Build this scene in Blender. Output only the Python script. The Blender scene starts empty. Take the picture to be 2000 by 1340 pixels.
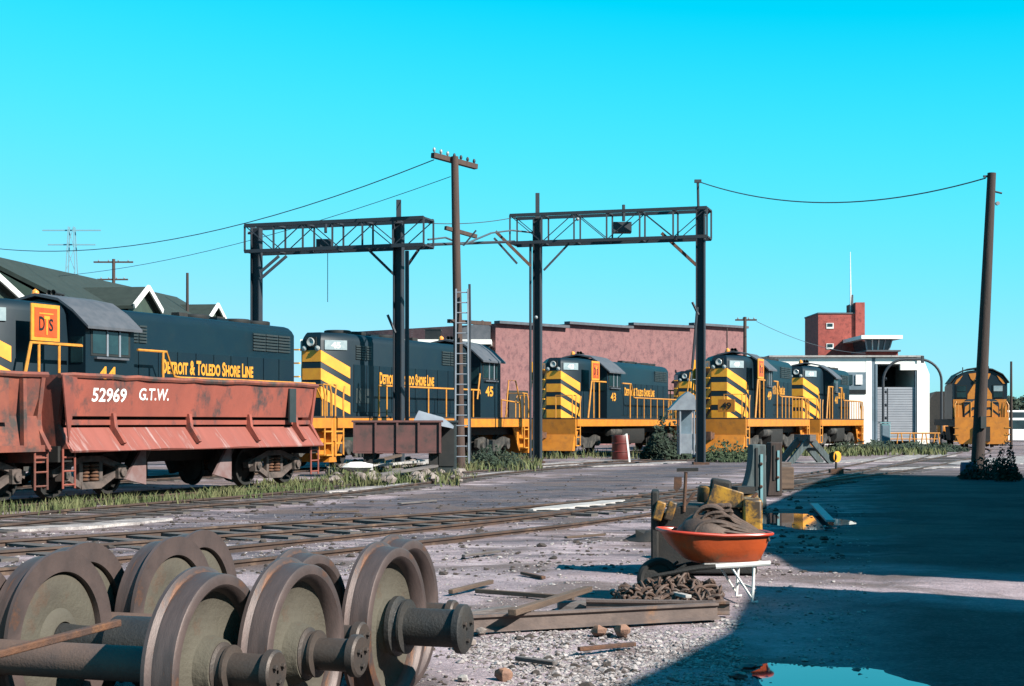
import bpy, math, random
from mathutils import Vector, Matrix, noise
R = math.radians
sc = bpy.context.scene
COL = sc.collection
random.seed(7)
F = 3000.0; HZ = 825.0; CH = 1.6          # focal length in photo pixels, horizon row, eye height

# ------------------------------------------------------------------ camera, sky, sun, exposure
cam_d = bpy.data.cameras.new('camera'); cam = bpy.data.objects.new('camera', cam_d); COL.objects.link(cam)
cam.location = (0, 0, CH); cam.rotation_euler = (R(90), 0, 0)
cam_d.sensor_width = 36; cam_d.lens = 36 * F / 2000.0
cam_d.shift_y = (HZ - 670) / 2000.0
cam_d.clip_start = 0.1; cam_d.clip_end = 6000
sc.camera = cam
SUN_AZ = (0.82, -0.57)                     # horizontal direction towards the sun
SUN_EL = 36.0
W = bpy.data.worlds.new('World'); sc.world = W; W.use_nodes = True
nt = W.node_tree; nt.nodes.clear()
out = nt.nodes.new('ShaderNodeOutputWorld'); bg = nt.nodes.new('ShaderNodeBackground')
sky = nt.nodes.new('ShaderNodeTexSky'); sky.sky_type = 'NISHITA'; sky.sun_disc = False
sky.sun_elevation = R(SUN_EL); sky.sun_rotation = math.atan2(SUN_AZ[0], SUN_AZ[1])
sky.air_density = 1.0; sky.dust_density = 0.4; sky.ozone_density = 3.0
# film shoulder per sky colour; toe shaped to dim unseen zenith and shadow fill
sp = nt.nodes.new('ShaderNodeSeparateColor'); cmb = nt.nodes.new('ShaderNodeCombineColor'); nt.links.new(sky.outputs[0], sp.inputs[0])
def _m(op, a, b=None):
    k = nt.nodes.new('ShaderNodeMath'); k.operation = op
    for i, v in enumerate((a, b)):
        if v is None: continue
        if isinstance(v, (int, float)): k.inputs[i].default_value = v
        else: nt.links.new(v, k.inputs[i])
    return k.outputs[0]
EXPO = 1.35
def shoulder(x, k, top, tau):              # top * (1 - exp(-(k x / tau)^2))
    return _m('MULTIPLY', _m('SUBTRACT', 1.0, _m('EXPONENT', _m('MULTIPLY', _m('POWER', _m('MULTIPLY', x, k / tau), 2.0), -1.0))), top)
_k = 10.0 / 2 ** EXPO
nt.links.new(_m('MULTIPLY', _m('MAXIMUM', _m('SUBTRACT', _m('MULTIPLY', sp.outputs[0], .03915 * 2.65), .175), 0.0), _k), cmb.inputs[0])
nt.links.new(_m('MULTIPLY', shoulder(sp.outputs[1], .1494, .86, .33), _k), cmb.inputs[1])
nt.links.new(_m('MULTIPLY', shoulder(sp.outputs[2], .1247, 1.12, .39), _k), cmb.inputs[2])
bg.inputs['Strength'].default_value = 0.1
nt.links.new(cmb.outputs[0], bg.inputs[0]); nt.links.new(bg.outputs[0], out.inputs[0])
sun_d = bpy.data.lights.new('sun', 'SUN'); sun = bpy.data.objects.new('sun', sun_d); COL.objects.link(sun)
sun_d.energy = 5.0; sun_d.angle = R(0.5); sun_d.color = (1.0, 0.93, 0.84)
_h = math.cos(R(SUN_EL)); _n = math.hypot(*SUN_AZ)
sdir = Vector((SUN_AZ[0] / _n * _h, SUN_AZ[1] / _n * _h, math.sin(R(SUN_EL))))
sun.rotation_euler = sdir.to_track_quat('Z', 'Y').to_euler(); sun.location = (30, -20, 40)
sc.view_settings.view_transform = 'Standard'; sc.view_settings.look = 'None'
sc.view_settings.exposure = EXPO; sc.view_settings.gamma = 1.0; sc.view_settings.use_curve_mapping = False

# ------------------------------------------------------------------ helpers
def G(px, py):                              # ground point seen at a photo pixel
    Y = F * CH / (py - HZ); return Vector(((px - 1000) * Y / F, Y, 0))
def P(px, py, Y):                           # point at distance Y seen at a photo pixel
    return Vector(((px - 1000) * Y / F, Y, CH - (py - HZ) * Y / F))

class MB:
    def __init__(s): s.v = []; s.f = []; s.sm = []
    def add(s, vs, fs, smooth=False):
        b = len(s.v); s.v += [tuple(v) for v in vs]; s.f += [tuple(b + i for i in f) for f in fs]; s.sm += [smooth] * len(fs); return s
    def box(s, c, d, m=None):
        x, y, z = d[0] / 2, d[1] / 2, d[2] / 2
        vs = [Vector((a * x, b * y, e * z)) for e in (-1, 1) for b in (-1, 1) for a in (-1, 1)]
        c = Vector(c)
        vs = [(m @ v if m else v) + c for v in vs]
        return s.add(vs, [(0, 2, 3, 1), (4, 5, 7, 6), (0, 1, 5, 4), (2, 6, 7, 3), (0, 4, 6, 2), (1, 3, 7, 5)])
    def b2(s, x0, x1, y0, y1, z0, z1): return s.box(((x0 + x1) / 2, (y0 + y1) / 2, (z0 + z1) / 2), (abs(x1 - x0), abs(y1 - y0), abs(z1 - z0)))
    def frame(s, p, q, up=None):
        p = Vector(p); q = Vector(q); d = (q - p).normalized()
        u = Vector(up) if up else (Vector((0, 0, 1)) if abs(d.z) < .95 else Vector((0, 1, 0)))
        a = d.cross(u).normalized(); return p, q, d, a, a.cross(d)
    def bar(s, p, q, w, h=None, up=None):
        h = h or w; p, q, d, a, b = s.frame(p, q, up)
        vs = [e + a * (i * w / 2) + b * (j * h / 2) for e in (p, q) for (i, j) in ((-1, -1), (1, -1), (1, 1), (-1, 1))]
        return s.add(vs, [(0, 1, 2, 3), (7, 6, 5, 4), (0, 4, 5, 1), (1, 5, 6, 2), (2, 6, 7, 3), (3, 7, 4, 0)])
    def tube(s, p, q, r, r2=None, n=10):
        r2 = r if r2 is None else r2; p, q, d, a, b = s.frame(p, q)
        vs = [p + (a * math.cos(t) + b * math.sin(t)) * r for t in [i * 2 * math.pi / n for i in range(n)]] + \
             [q + (a * math.cos(t) + b * math.sin(t)) * r2 for t in [i * 2 * math.pi / n for i in range(n)]]
        b0 = len(s.v); s.add(vs, [(i, i + n, (i + 1) % n + n, (i + 1) % n) for i in range(n)], True)
        s.f += [tuple(b0 + i for i in range(n)), tuple(b0 + n + i for i in reversed(range(n)))]; s.sm += [False, False]; return s
    def path(s, pts, r, n=8, closed=False):
        pts = [Vector(p) for p in pts]; rings = []
        N = len(pts); prev = None
        for i, p in enumerate(pts):
            if closed: d = pts[(i + 1) % N] - pts[i - 1]
            else: d = pts[min(i + 1, N - 1)] - pts[max(i - 1, 0)]
            d.normalize()
            if prev is None:
                u = Vector((0, 0, 1)) if abs(d.z) < .9 else Vector((0, 1, 0)); a = d.cross(u).normalized()
            else: a = (prev - d * prev.dot(d)).normalized()
            prev = a; b = d.cross(a)
            rr = r[i] if isinstance(r, (list, tuple)) else r
            rings.append([p + (a * math.cos(t) + b * math.sin(t)) * rr for t in [k * 2 * math.pi / n for k in range(n)]])
        vs = [v for g in rings for v in g]; M = N if closed else N - 1
        fs = [(i * n + k, i * n + (k + 1) % n, ((i + 1) % N) * n + (k + 1) % n, ((i + 1) % N) * n + k) for i in range(M) for k in range(n)]
        if not closed: fs += [tuple(range(n))[::-1], tuple((N - 1) * n + k for k in range(n))]
        return s.add(vs, fs, True)
    def lathe(s, prof, o=(0, 0, 0), ax=(1, 0, 0), n=40, closed=True):
        ax = Vector(ax).normalized(); o = Vector(o); u = Vector((0, 0, 1)) if abs(ax.z) < .9 else Vector((0, 1, 0))
        a = ax.cross(u).normalized(); b = ax.cross(a); m = len(prof)
        vs = [o + ax * x + (a * math.cos(t) + b * math.sin(t)) * r for t in [k * 2 * math.pi / n for k in range(n)] for (r, x) in prof]
        K = m if closed else m - 1
        fs = [(k * m + i, k * m + (i + 1) % m, ((k + 1) % n) * m + (i + 1) % m, ((k + 1) % n) * m + i) for k in range(n) for i in range(K)]
        return s.add(vs, fs, True)
    def prism(s, poly, x0, x1, axis='x'):   # poly in the two other axes
        n = len(poly)
        def mk(a, x):
            if axis == 'x': return (x, a[0], a[1])
            if axis == 'y': return (a[0], x, a[1])
            return (a[0], a[1], x)
        vs = [mk(a, x0) for a in poly] + [mk(a, x1) for a in poly]
        return s.add(vs, [tuple(range(n)), tuple(range(2 * n - 1, n - 1, -1))] + [(i, i + n, (i + 1) % n + n, (i + 1) % n) for i in range(n)])
    def plate(s, pts, nrm, th):
        pts = [Vector(p) for p in pts]; nn = Vector(nrm).normalized() * th; n = len(pts)
        return s.add(pts + [p + nn for p in pts], [tuple(range(n)), tuple(range(2 * n - 1, n - 1, -1))] + [(i, i + n, (i + 1) % n + n, (i + 1) % n) for i in range(n)])
    def sphere(s, c, r, nu=12, nv=7, jit=0, sz=1.0, seed=0):
        c = Vector(c); rg = random.Random(seed); vs = []
        for j in range(nv + 1):
            for i in range(nu):
                t = math.pi * j / nv; p = 2 * math.pi * i / nu
                k = r * (1 + (rg.uniform(-jit, jit) if 0 < j < nv else 0))
                vs.append(c + Vector((math.sin(t) * math.cos(p) * k, math.sin(t) * math.sin(p) * k, math.cos(t) * k * sz)))
        fs = [(j * nu + i, j * nu + (i + 1) % nu, (j + 1) * nu + (i + 1) % nu, (j + 1) * nu + i) for j in range(nv) for i in range(nu)]
        return s.add(vs, fs, jit < .05)
    def mesh(s, name, mat):
        me = bpy.data.meshes.new(name); me.from_pydata(s.v, [], s.f); me.update()
        me.polygons.foreach_set('use_smooth', s.sm)
        import bmesh as _b
        bm = _b.new(); bm.from_mesh(me); _b.ops.recalc_face_normals(bm, faces=bm.faces); bm.to_mesh(me); bm.free()
        try: me.set_sharp_from_angle(angle=R(38))
        except Exception: pass
        if mat: me.materials.append(mat)
        return me
    def build(s, name, mat, parent=None, loc=None, bevel=0):
        o = bpy.data.objects.new(name, s.mesh(name, mat)); COL.objects.link(o)
        if parent: o.parent = parent
        if loc is not None: o.location = loc
        if bevel:
            b = o.modifiers.new('bevel', 'BEVEL'); b.width = bevel; b.segments = 2; b.limit_method = 'ANGLE'; b.angle_limit = R(40)
        return o
def tag(o, label=None, cat=None, group=None, kind=None):
    if label: o['label'] = label
    if cat: o['category'] = cat
    if group: o['group'] = group
    if kind: o['kind'] = kind
    return o
def empty(name, loc=(0, 0, 0), rz=0, label=None, cat=None, group=None, kind=None):
    o = bpy.data.objects.new(name, None); COL.objects.link(o); o.location = loc; o.rotation_euler = (0, 0, rz); o.empty_display_size = .2
    return tag(o, label, cat, group, kind)
def inst(o, name, parent, loc=(0, 0, 0), rot=(0, 0, 0), scale=(1, 1, 1)):
    c = bpy.data.objects.new(name, o.data); COL.objects.link(c); c.parent = parent; c.location = loc; c.rotation_euler = rot; c.scale = scale; return c
def copy_tree(o, parent=None):
    c = o.copy(); COL.objects.link(c); c.parent = parent
    for ch in list(o.children): copy_tree(ch, c)
    return c
def text(body, mat, parent, o, right, up, w, h, name='lettering', bold=.02, caps=False, th=.006):
    """lettering fitted in a w x h box whose lower left corner is o"""
    cu = bpy.data.curves.new('t', 'FONT'); cu.body = body; cu.offset = bold; cu.resolution_u = 3; cu.small_caps_scale = .8
    if caps:
        for i, ch in enumerate(body):
            if ch.islower(): cu.body_format[i].use_small_caps = True
    to = bpy.data.objects.new('t', cu); COL.objects.link(to)
    me = bpy.data.meshes.new_from_object(to); bpy.data.objects.remove(to); bpy.data.curves.remove(cu)
    xs = [v.co.x for v in me.vertices]; ys = [v.co.y for v in me.vertices]
    x0, x1, y0, y1 = min(xs), max(xs), min(ys), max(ys)
    r = Vector(right).normalized(); u = Vector(up).normalized(); o = Vector(o); n = r.cross(u)
    for v in me.vertices:
        v.co = o + r * ((v.co.x - x0) / (x1 - x0) * w) + u * ((v.co.y - y0) / (y1 - y0) * h) + n * th
    me.materials.clear(); me.materials.append(mat); me.name = name
    ob = bpy.data.objects.new(name, me); COL.objects.link(ob); ob.parent = parent
    return ob

# ------------------------------------------------------------------ materials
KEEP = dict(stripe_yellow=.95, sill_yellow=.9, handrail_yellow=.85, gold_letter=.85, white_paint=.95, shed_white=1, pale_concrete=.6, pale_ballast=.72, machine_yellow=.7, number_board=.8,
            faded_red_oxide=.74, stained_red_oxide=.70, streaked_red_apron=.66, navy_paint=.42, navy_grille=.4, faded_navy_panel=.5, black_grime=.5, black_paint=.5, wheel_plate=.42, worn_wheel_tread=.62,
            roller_door_grey=.9, galvanised_sheet=.8, loose_gravel=.9, car_white=1, barrow_orange=.85, barrow_rim_red=.9, emblem_red=.9, truck_grey=.5, cab_roof_grey=.6, gantry_steel=.6, brown_hose=.85, rusty_chain=.7, red_barrel=.4, brown_rail=.75, wire=1.4, rubble_stone=.8,
            distant_galvanised=.9, amber_lens=1, green_shingle=.5, creosoted_pole=.75)
def mat(name, c1, c2=None, scale=4.0, rough=.7, metal=0, bump=.0, bscale=60, contrast=(.4, .6), c3=None, s3=1.2, k3=(.55, .7), stretch=(1, 1, 1), coat=0, spec=.5, world=False):
    KK = KEEP.get(name, .62) * (.68 if KEEP.get(name, .62) < .94 else .8); c1 = tuple(v * KK for v in c1); c2 = tuple(v * KK for v in c2) if c2 else None; c3 = tuple(v * KK for v in c3) if c3 else None
    m = bpy.data.materials.new(name); m.use_nodes = True; n = m.node_tree.nodes; L = m.node_tree.links
    p = n['Principled BSDF']; p.inputs['Roughness'].default_value = rough; p.inputs['Metallic'].default_value = metal
    p.inputs['Specular IOR Level'].default_value = spec
    if coat: p.inputs['Coat Weight'].default_value = coat
    tc = n.new('ShaderNodeTexCoord'); mp = n.new('ShaderNodeMapping'); mp.inputs['Scale'].default_value = stretch
    if world:
        ge = n.new('ShaderNodeNewGeometry'); L.new(ge.outputs['Position'], mp.inputs[0])
    else: L.new(tc.outputs['Object'], mp.inputs[0])
    def ns(s, det=5, rg=.6):
        t = n.new('ShaderNodeTexNoise'); t.inputs['Scale'].default_value = s; t.inputs['Detail'].default_value = det; t.inputs['Roughness'].default_value = rg
        L.new(mp.outputs[0], t.inputs['Vector']); return t
    def ramp(t, a, b):
        r = n.new('ShaderNodeMapRange'); r.inputs['From Min'].default_value = a; r.inputs['From Max'].default_value = b
        L.new(t.outputs['Fac'], r.inputs['Value']); return r
    col = None
    if c2 is None: c2 = tuple(x * .72 for x in c1)
    t = ns(scale); r = ramp(t, *contrast); mx = n.new('ShaderNodeMixRGB'); L.new(r.outputs[0], mx.inputs[0])
    mx.inputs[1].default_value = (*c1, 1); mx.inputs[2].default_value = (*c2, 1); col = mx
    if c3 is not None:
        t3 = ns(s3, 8, .7); r3 = ramp(t3, *k3); m3 = n.new('ShaderNodeMixRGB'); L.new(r3.outputs[0], m3.inputs[0])
        L.new(col.outputs[0], m3.inputs[1]); m3.inputs[2].default_value = (*c3, 1); col = m3
    L.new(col.outputs[0], p.inputs['Base Color'])
    if bump:
        tb = ns(bscale, 4); bp = n.new('ShaderNodeBump'); bp.inputs['Strength'].default_value = bump; bp.inputs['Distance'].default_value = .02
        L.new(tb.outputs['Fac'], bp.inputs['Height']); L.new(bp.outputs[0], p.inputs['Normal'])
    return m
M = {}
M['navy'] = mat('navy_paint', (.006, .034, .06), (.010, .04, .062), 1.5, .5, c3=(.028, .048, .062), s3=2.5, k3=(.56, .8), spec=.28, bump=.06, bscale=3)
M['navy_d'] = mat('navy_grille', (.012, .02, .024), (.03, .035, .035), 3, .7)
M['navy_g'] = mat('faded_navy_panel', (.03, .055, .06), (.05, .07, .075), 3, .6)
M['black'] = mat('black_grime', (.012, .013, .013), (.03, .026, .022), 6, .8, bump=.3)
M['yellow'] = mat('stripe_yellow', (.86, .37, .025), (.76, .30, .025), 2, .45, c3=(.40, .26, .06), s3=5, k3=(.6, .8))
M['orange_y'] = mat('sill_yellow', (.72, .25, .02), (.58, .20, .02), 3, .5, c3=(.22, .12, .04), s3=4, k3=(.55, .8))
M['rail_y'] = mat('handrail_yellow', (.78, .33, .035), (.62, .25, .035), 6, .5)
M['letter'] = mat('gold_letter', (.86, .38, .03), (.75, .32, .03), 8, .5)
M['roofgrey'] = mat('cab_roof_grey', (.10, .115, .14), (.14, .15, .175), 3, .7)
M['truck'] = mat('truck_grey', (.07, .07, .065), (.16, .14, .12), 5, .85, c3=(.02, .02, .02), s3=3, k3=(.45, .6))
M['white'] = mat('white_paint', (.78, .78, .76), (.66, .65, .62), 5, .6)
M['board'] = mat('number_board', (.40, .50, .52), (.30, .40, .44), 5, .3)
M['emblem'] = mat('emblem_red', (.72, .10, .015), (.62, .08, .012), 4, .45)
M['blackp'] = mat('black_paint', (.01, .01, .012), (.02, .02, .02), 4, .4)
M['glass'] = mat('cab_glass', (.02, .05, .06), (.03, .08, .09), 2, .08)
M['amber'] = mat('amber_lens', (.85, .32, .05), (.75, .25, .04), 5, .25)
M['lens'] = mat('lamp_lens', (.85, .88, .85), (.7, .72, .7), 5, .15)
M['dump'] = mat('faded_red_oxide', (.42, .098, .062), (.28, .07, .048), 1.3, .75, contrast=(.3, .7), c3=(.075, .05, .048), s3=1.7, k3=(.53, .66), bump=.35, bscale=9, stretch=(1, 1, .7))
M['dump2'] = mat('stained_red_oxide', (.36, .095, .055), (.24, .065, .045), 2, .8, c3=(.07, .055, .05), s3=1.3, k3=(.46, .60), bump=.2)
M['apron'] = mat('streaked_red_apron', (.42, .115, .085), (.34, .09, .065), 2, .75, c3=(.60, .42, .40), s3=2.0, k3=(.55, .70), stretch=(2.2, .25, .25))
M['scrap'] = mat('dull_red_bin', (.22, .085, .08), (.15, .07, .065), 2, .85, c3=(.06, .05, .05), s3=2, k3=(.55, .7))
M['rust'] = mat('rust', (.20, .085, .04), (.10, .05, .035), 8, .85, c3=(.40, .17, .05), s3=6, k3=(.58, .75), bump=.4, bscale=90)
M['wheelrim'] = mat('worn_wheel_tread', (.20, .145, .135), (.10, .08, .08), 2.2, .55, metal=.35, c3=(.42, .17, .07), s3=2.2, k3=(.54, .70), bump=.12, bscale=40, stretch=(7, 1, 1))
M['wheeldisc'] = mat('wheel_plate', (.21, .19, .14), (.12, .10, .075), 2.5, .85, contrast=(.3, .7), c3=(.20, .10, .055), s3=3.5, k3=(.54, .72), bump=.35, bscale=35)
M['axle'] = mat('axle_steel', (.085, .075, .07), (.13, .10, .085), 5, .55, metal=.35, c3=(.16, .08, .05), s3=4, k3=(.6, .75), bump=.15)
M['axleg'] = mat('axle_greased', (.03, .032, .034), (.05, .045, .04), 5, .6, bump=.3)
M['pipe'] = mat('brown_axle', (.20, .125, .095), (.13, .09, .08), 3, .7, bump=.2)
M['rail'] = mat('rail_steel', (.16, .10, .075), (.10, .07, .06), 3, .6, metal=.2, c3=(.30, .20, .14), s3=2, k3=(.55, .7))
M['railtop'] = mat('rail_head', (.34, .30, .29), (.22, .17, .15), 3, .4, metal=.5)
M['tie'] = mat('old_sleeper', (.10, .085, .08), (.16, .14, .13), 4, .9, stretch=(.3, 3, 1), bump=.4)
M['wood'] = mat('weathered_timber', (.26, .235, .23), (.16, .14, .135), 3, .9, stretch=(.4, 5, 5), bump=.6, bscale=30, c3=(.10, .06, .045), s3=2, k3=(.58, .7))
M['wood2'] = mat('brown_timber', (.20, .13, .09), (.13, .085, .06), 3, .9, stretch=(.5, 5, 5), bump=.5, bscale=30)
M['pole'] = mat('creosoted_pole', (.105, .06, .045), (.07, .045, .038), 3, .9, stretch=(6, 6, .4), bump=.5, bscale=20)
M['poled'] = mat('dark_pole', (.055, .036, .032), (.085, .055, .045), 3, .9, stretch=(6, 6, .4), bump=.5, bscale=20)
M['gantry'] = mat('gantry_steel', (.022, .04, .062), (.035, .045, .06), 3, .7, c3=(.07, .05, .045), s3=2, k3=(.6, .75))
M['brick'] = None
M['sheet'] = mat('galvanised_sheet', (.38, .42, .47), (.30, .33, .38), 2, .5, metal=.3)
M['shedwhite'] = mat('shed_white', (.80, .79, .74), (.74, .73, .68), 1.0, .7)
M['shedshade'] = mat('shed_blue_panel', (.22, .32, .40), (.16, .24, .30), 2, .6)
M['door'] = mat('roller_door_grey', (.36, .38, .42), (.32, .34, .38), 1, .6)
M['cyan'] = mat('pale_blue_enamel', (.25, .55, .60), (.20, .45, .50), 4, .6)
M['green'] = mat('green_shingle', (.018, .040, .030), (.028, .055, .042), 3, .9, bump=.3, bscale=20, c3=(.045, .07, .055), s3=.8, k3=(.5, .7))
M['greenwall'] = mat('green_wall', (.06, .11, .08), (.05, .09, .07), 3, .8)
M['barrow'] = mat('barrow_orange', (.56, .085, .012), (.46, .07, .012), 3, .55, c3=(.22, .11, .05), s3=5, k3=(.55, .72), bump=.25, bscale=9)
M['barrowrim'] = mat('barrow_rim_red', (.62, .055, .02), (.52, .05, .02), 3, .35)
M['rubber'] = mat('rubber', (.015, .015, .016), (.03, .03, .03), 8, .8)
M['hose'] = mat('brown_hose', (.11, .065, .045), (.07, .045, .035), 8, .7, bump=.3)
M['chain'] = mat('rusty_chain', (.15, .085, .06), (.08, .055, .045), 10, .7, c3=(.28, .13, .06), s3=9, k3=(.56, .7))
M['machine'] = mat('machine_yellow', (.74, .38, .03), (.55, .26, .03), 4, .5, c3=(.09, .055, .03), s3=5, k3=(.41, .53))
M['post'] = mat('painted_post', (.12, .17, .18), (.07, .095, .10), 3, .8, stretch=(5, 5, .6), bump=.4, bscale=25, c3=(.32, .42, .42), s3=3, k3=(.62, .74))
M['stone'] = mat('rubble_stone', (.36, .30, .27), (.24, .20, .18), 3, .9, bump=.5)
M['pinkstone'] = mat('broken_brick', (.50, .26, .16), (.36, .20, .14), 5, .9, bump=.5)
M['bluebarrel'] = mat('blue_barrel', (.01, .09, .24), (.01, .07, .18), 3, .5)
M['redbarrel'] = mat('red_barrel', (.34, .03, .02), (.24, .03, .02), 3, .5)
M['foliage'] = mat('leaf', (.035, .075, .028), (.06, .10, .035), 2, .9)
M['foliage_d'] = mat('dark_leaf', (.015, .04, .022), (.03, .06, .028), 2, .9)
M['grass'] = mat('dry_green_grass', (.12, .17, .05), (.22, .22, .09), 1.2, .9, world=True)
M['bark'] = mat('bark', (.06, .045, .035), (.04, .03, .025), 8, .9)
M['wire'] = mat('wire', (.03, .045, .055), (.04, .05, .06), 4, .6)
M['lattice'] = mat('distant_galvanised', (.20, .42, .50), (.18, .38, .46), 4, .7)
M['insul'] = mat('insulator', (.45, .50, .52), (.35, .38, .4), 4, .4)
M['ballast'] = mat('pale_ballast', (.62, .57, .55), (.40, .36, .35), 40, .9, world=True, bump=.5, bscale=60, c3=(.22, .19, .19), s3=2.2, k3=(.45, .58))
M['concrete'] = mat('pale_concrete', (.72, .69, .66), (.55, .52, .50), 3, .9, bump=.2, c3=(.30, .26, .25), s3=5, k3=(.55, .68))
M['carwhite'] = mat('car_white', (.78, .80, .80), (.74, .76, .76), 3, .3, coat=.5)

def brick_mat(name, a, b, mort, sc_=1.0):
    m = bpy.data.materials.new(name); m.use_nodes = True; n = m.node_tree.nodes; L = m.node_tree.links; p = n['Principled BSDF']; p.inputs['Roughness'].default_value = .9
    tc = n.new('ShaderNodeTexCoord'); sx = n.new('ShaderNodeSeparateXYZ'); cb = n.new('ShaderNodeCombineXYZ'); ad = n.new('ShaderNodeMath'); ad.operation = 'ADD'
    L.new(tc.outputs['Object'], sx.inputs[0]); L.new(sx.outputs['X'], ad.inputs[0]); L.new(sx.outputs['Y'], ad.inputs[1]); L.new(ad.outputs[0], cb.inputs[0]); L.new(sx.outputs['Z'], cb.inputs[1])
    br = n.new('ShaderNodeTexBrick'); L.new(cb.outputs[0], br.inputs['Vector']); br.inputs['Scale'].default_value = sc_
    br.inputs['Color1'].default_value = (*a, 1); br.inputs['Color2'].default_value = (*b, 1); br.inputs['Mortar'].default_value = (*mort, 1)
    br.inputs['Brick Width'].default_value = .23; br.inputs['Row Height'].default_value = .075; br.inputs['Mortar Size'].default_value = .008
    t = n.new('ShaderNodeTexNoise'); t.inputs['Scale'].default_value = 1.1; t.inputs['Detail'].default_value = 8; t.inputs['Roughness'].default_value = .75; L.new(tc.outputs['Object'], t.inputs['Vector'])
    r = n.new('ShaderNodeMapRange'); r.inputs['From Min'].default_value = .35; r.inputs['From Max'].default_value = .7; L.new(t.outputs['Fac'], r.inputs['Value'])
    mx = n.new('ShaderNodeMixRGB'); mx.blend_type = 'MIX'; L.new(r.outputs[0], mx.inputs[0]); L.new(br.outputs['Color'], mx.inputs[1]); mx.inputs[2].default_value = (a[0] * 1.35, a[1] * 1.5, a[2] * 1.45, 1)
    t2 = n.new('ShaderNodeTexNoise'); t2.inputs['Scale'].default_value = 2.2; t2.inputs['Detail'].default_value = 9; t2.inputs['Roughness'].default_value = .8; L.new(tc.outputs['Object'], t2.inputs['Vector'])
    r2 = n.new('ShaderNodeMapRange'); r2.inputs['From Min'].default_value = .46; r2.inputs['From Max'].default_value = .60; L.new(t2.outputs['Fac'], r2.inputs['Value'])
    m2 = n.new('ShaderNodeMixRGB'); L.new(r2.outputs[0], m2.inputs[0]); L.new(mx.outputs[0], m2.inputs[1]); m2.inputs[2].default_value = (a[0] * .58, a[1] * .66, a[2] * .72, 1)
    L.new(m2.outputs[0], p.inputs['Base Color']); return m
M['brick'] = brick_mat('old_red_brick', (.145, .058, .058), (.11, .046, .046), (.15, .10, .10))
M['brick2'] = brick_mat('new_red_brick', (.23, .042, .032), (.20, .038, .03), (.20, .06, .05))

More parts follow.
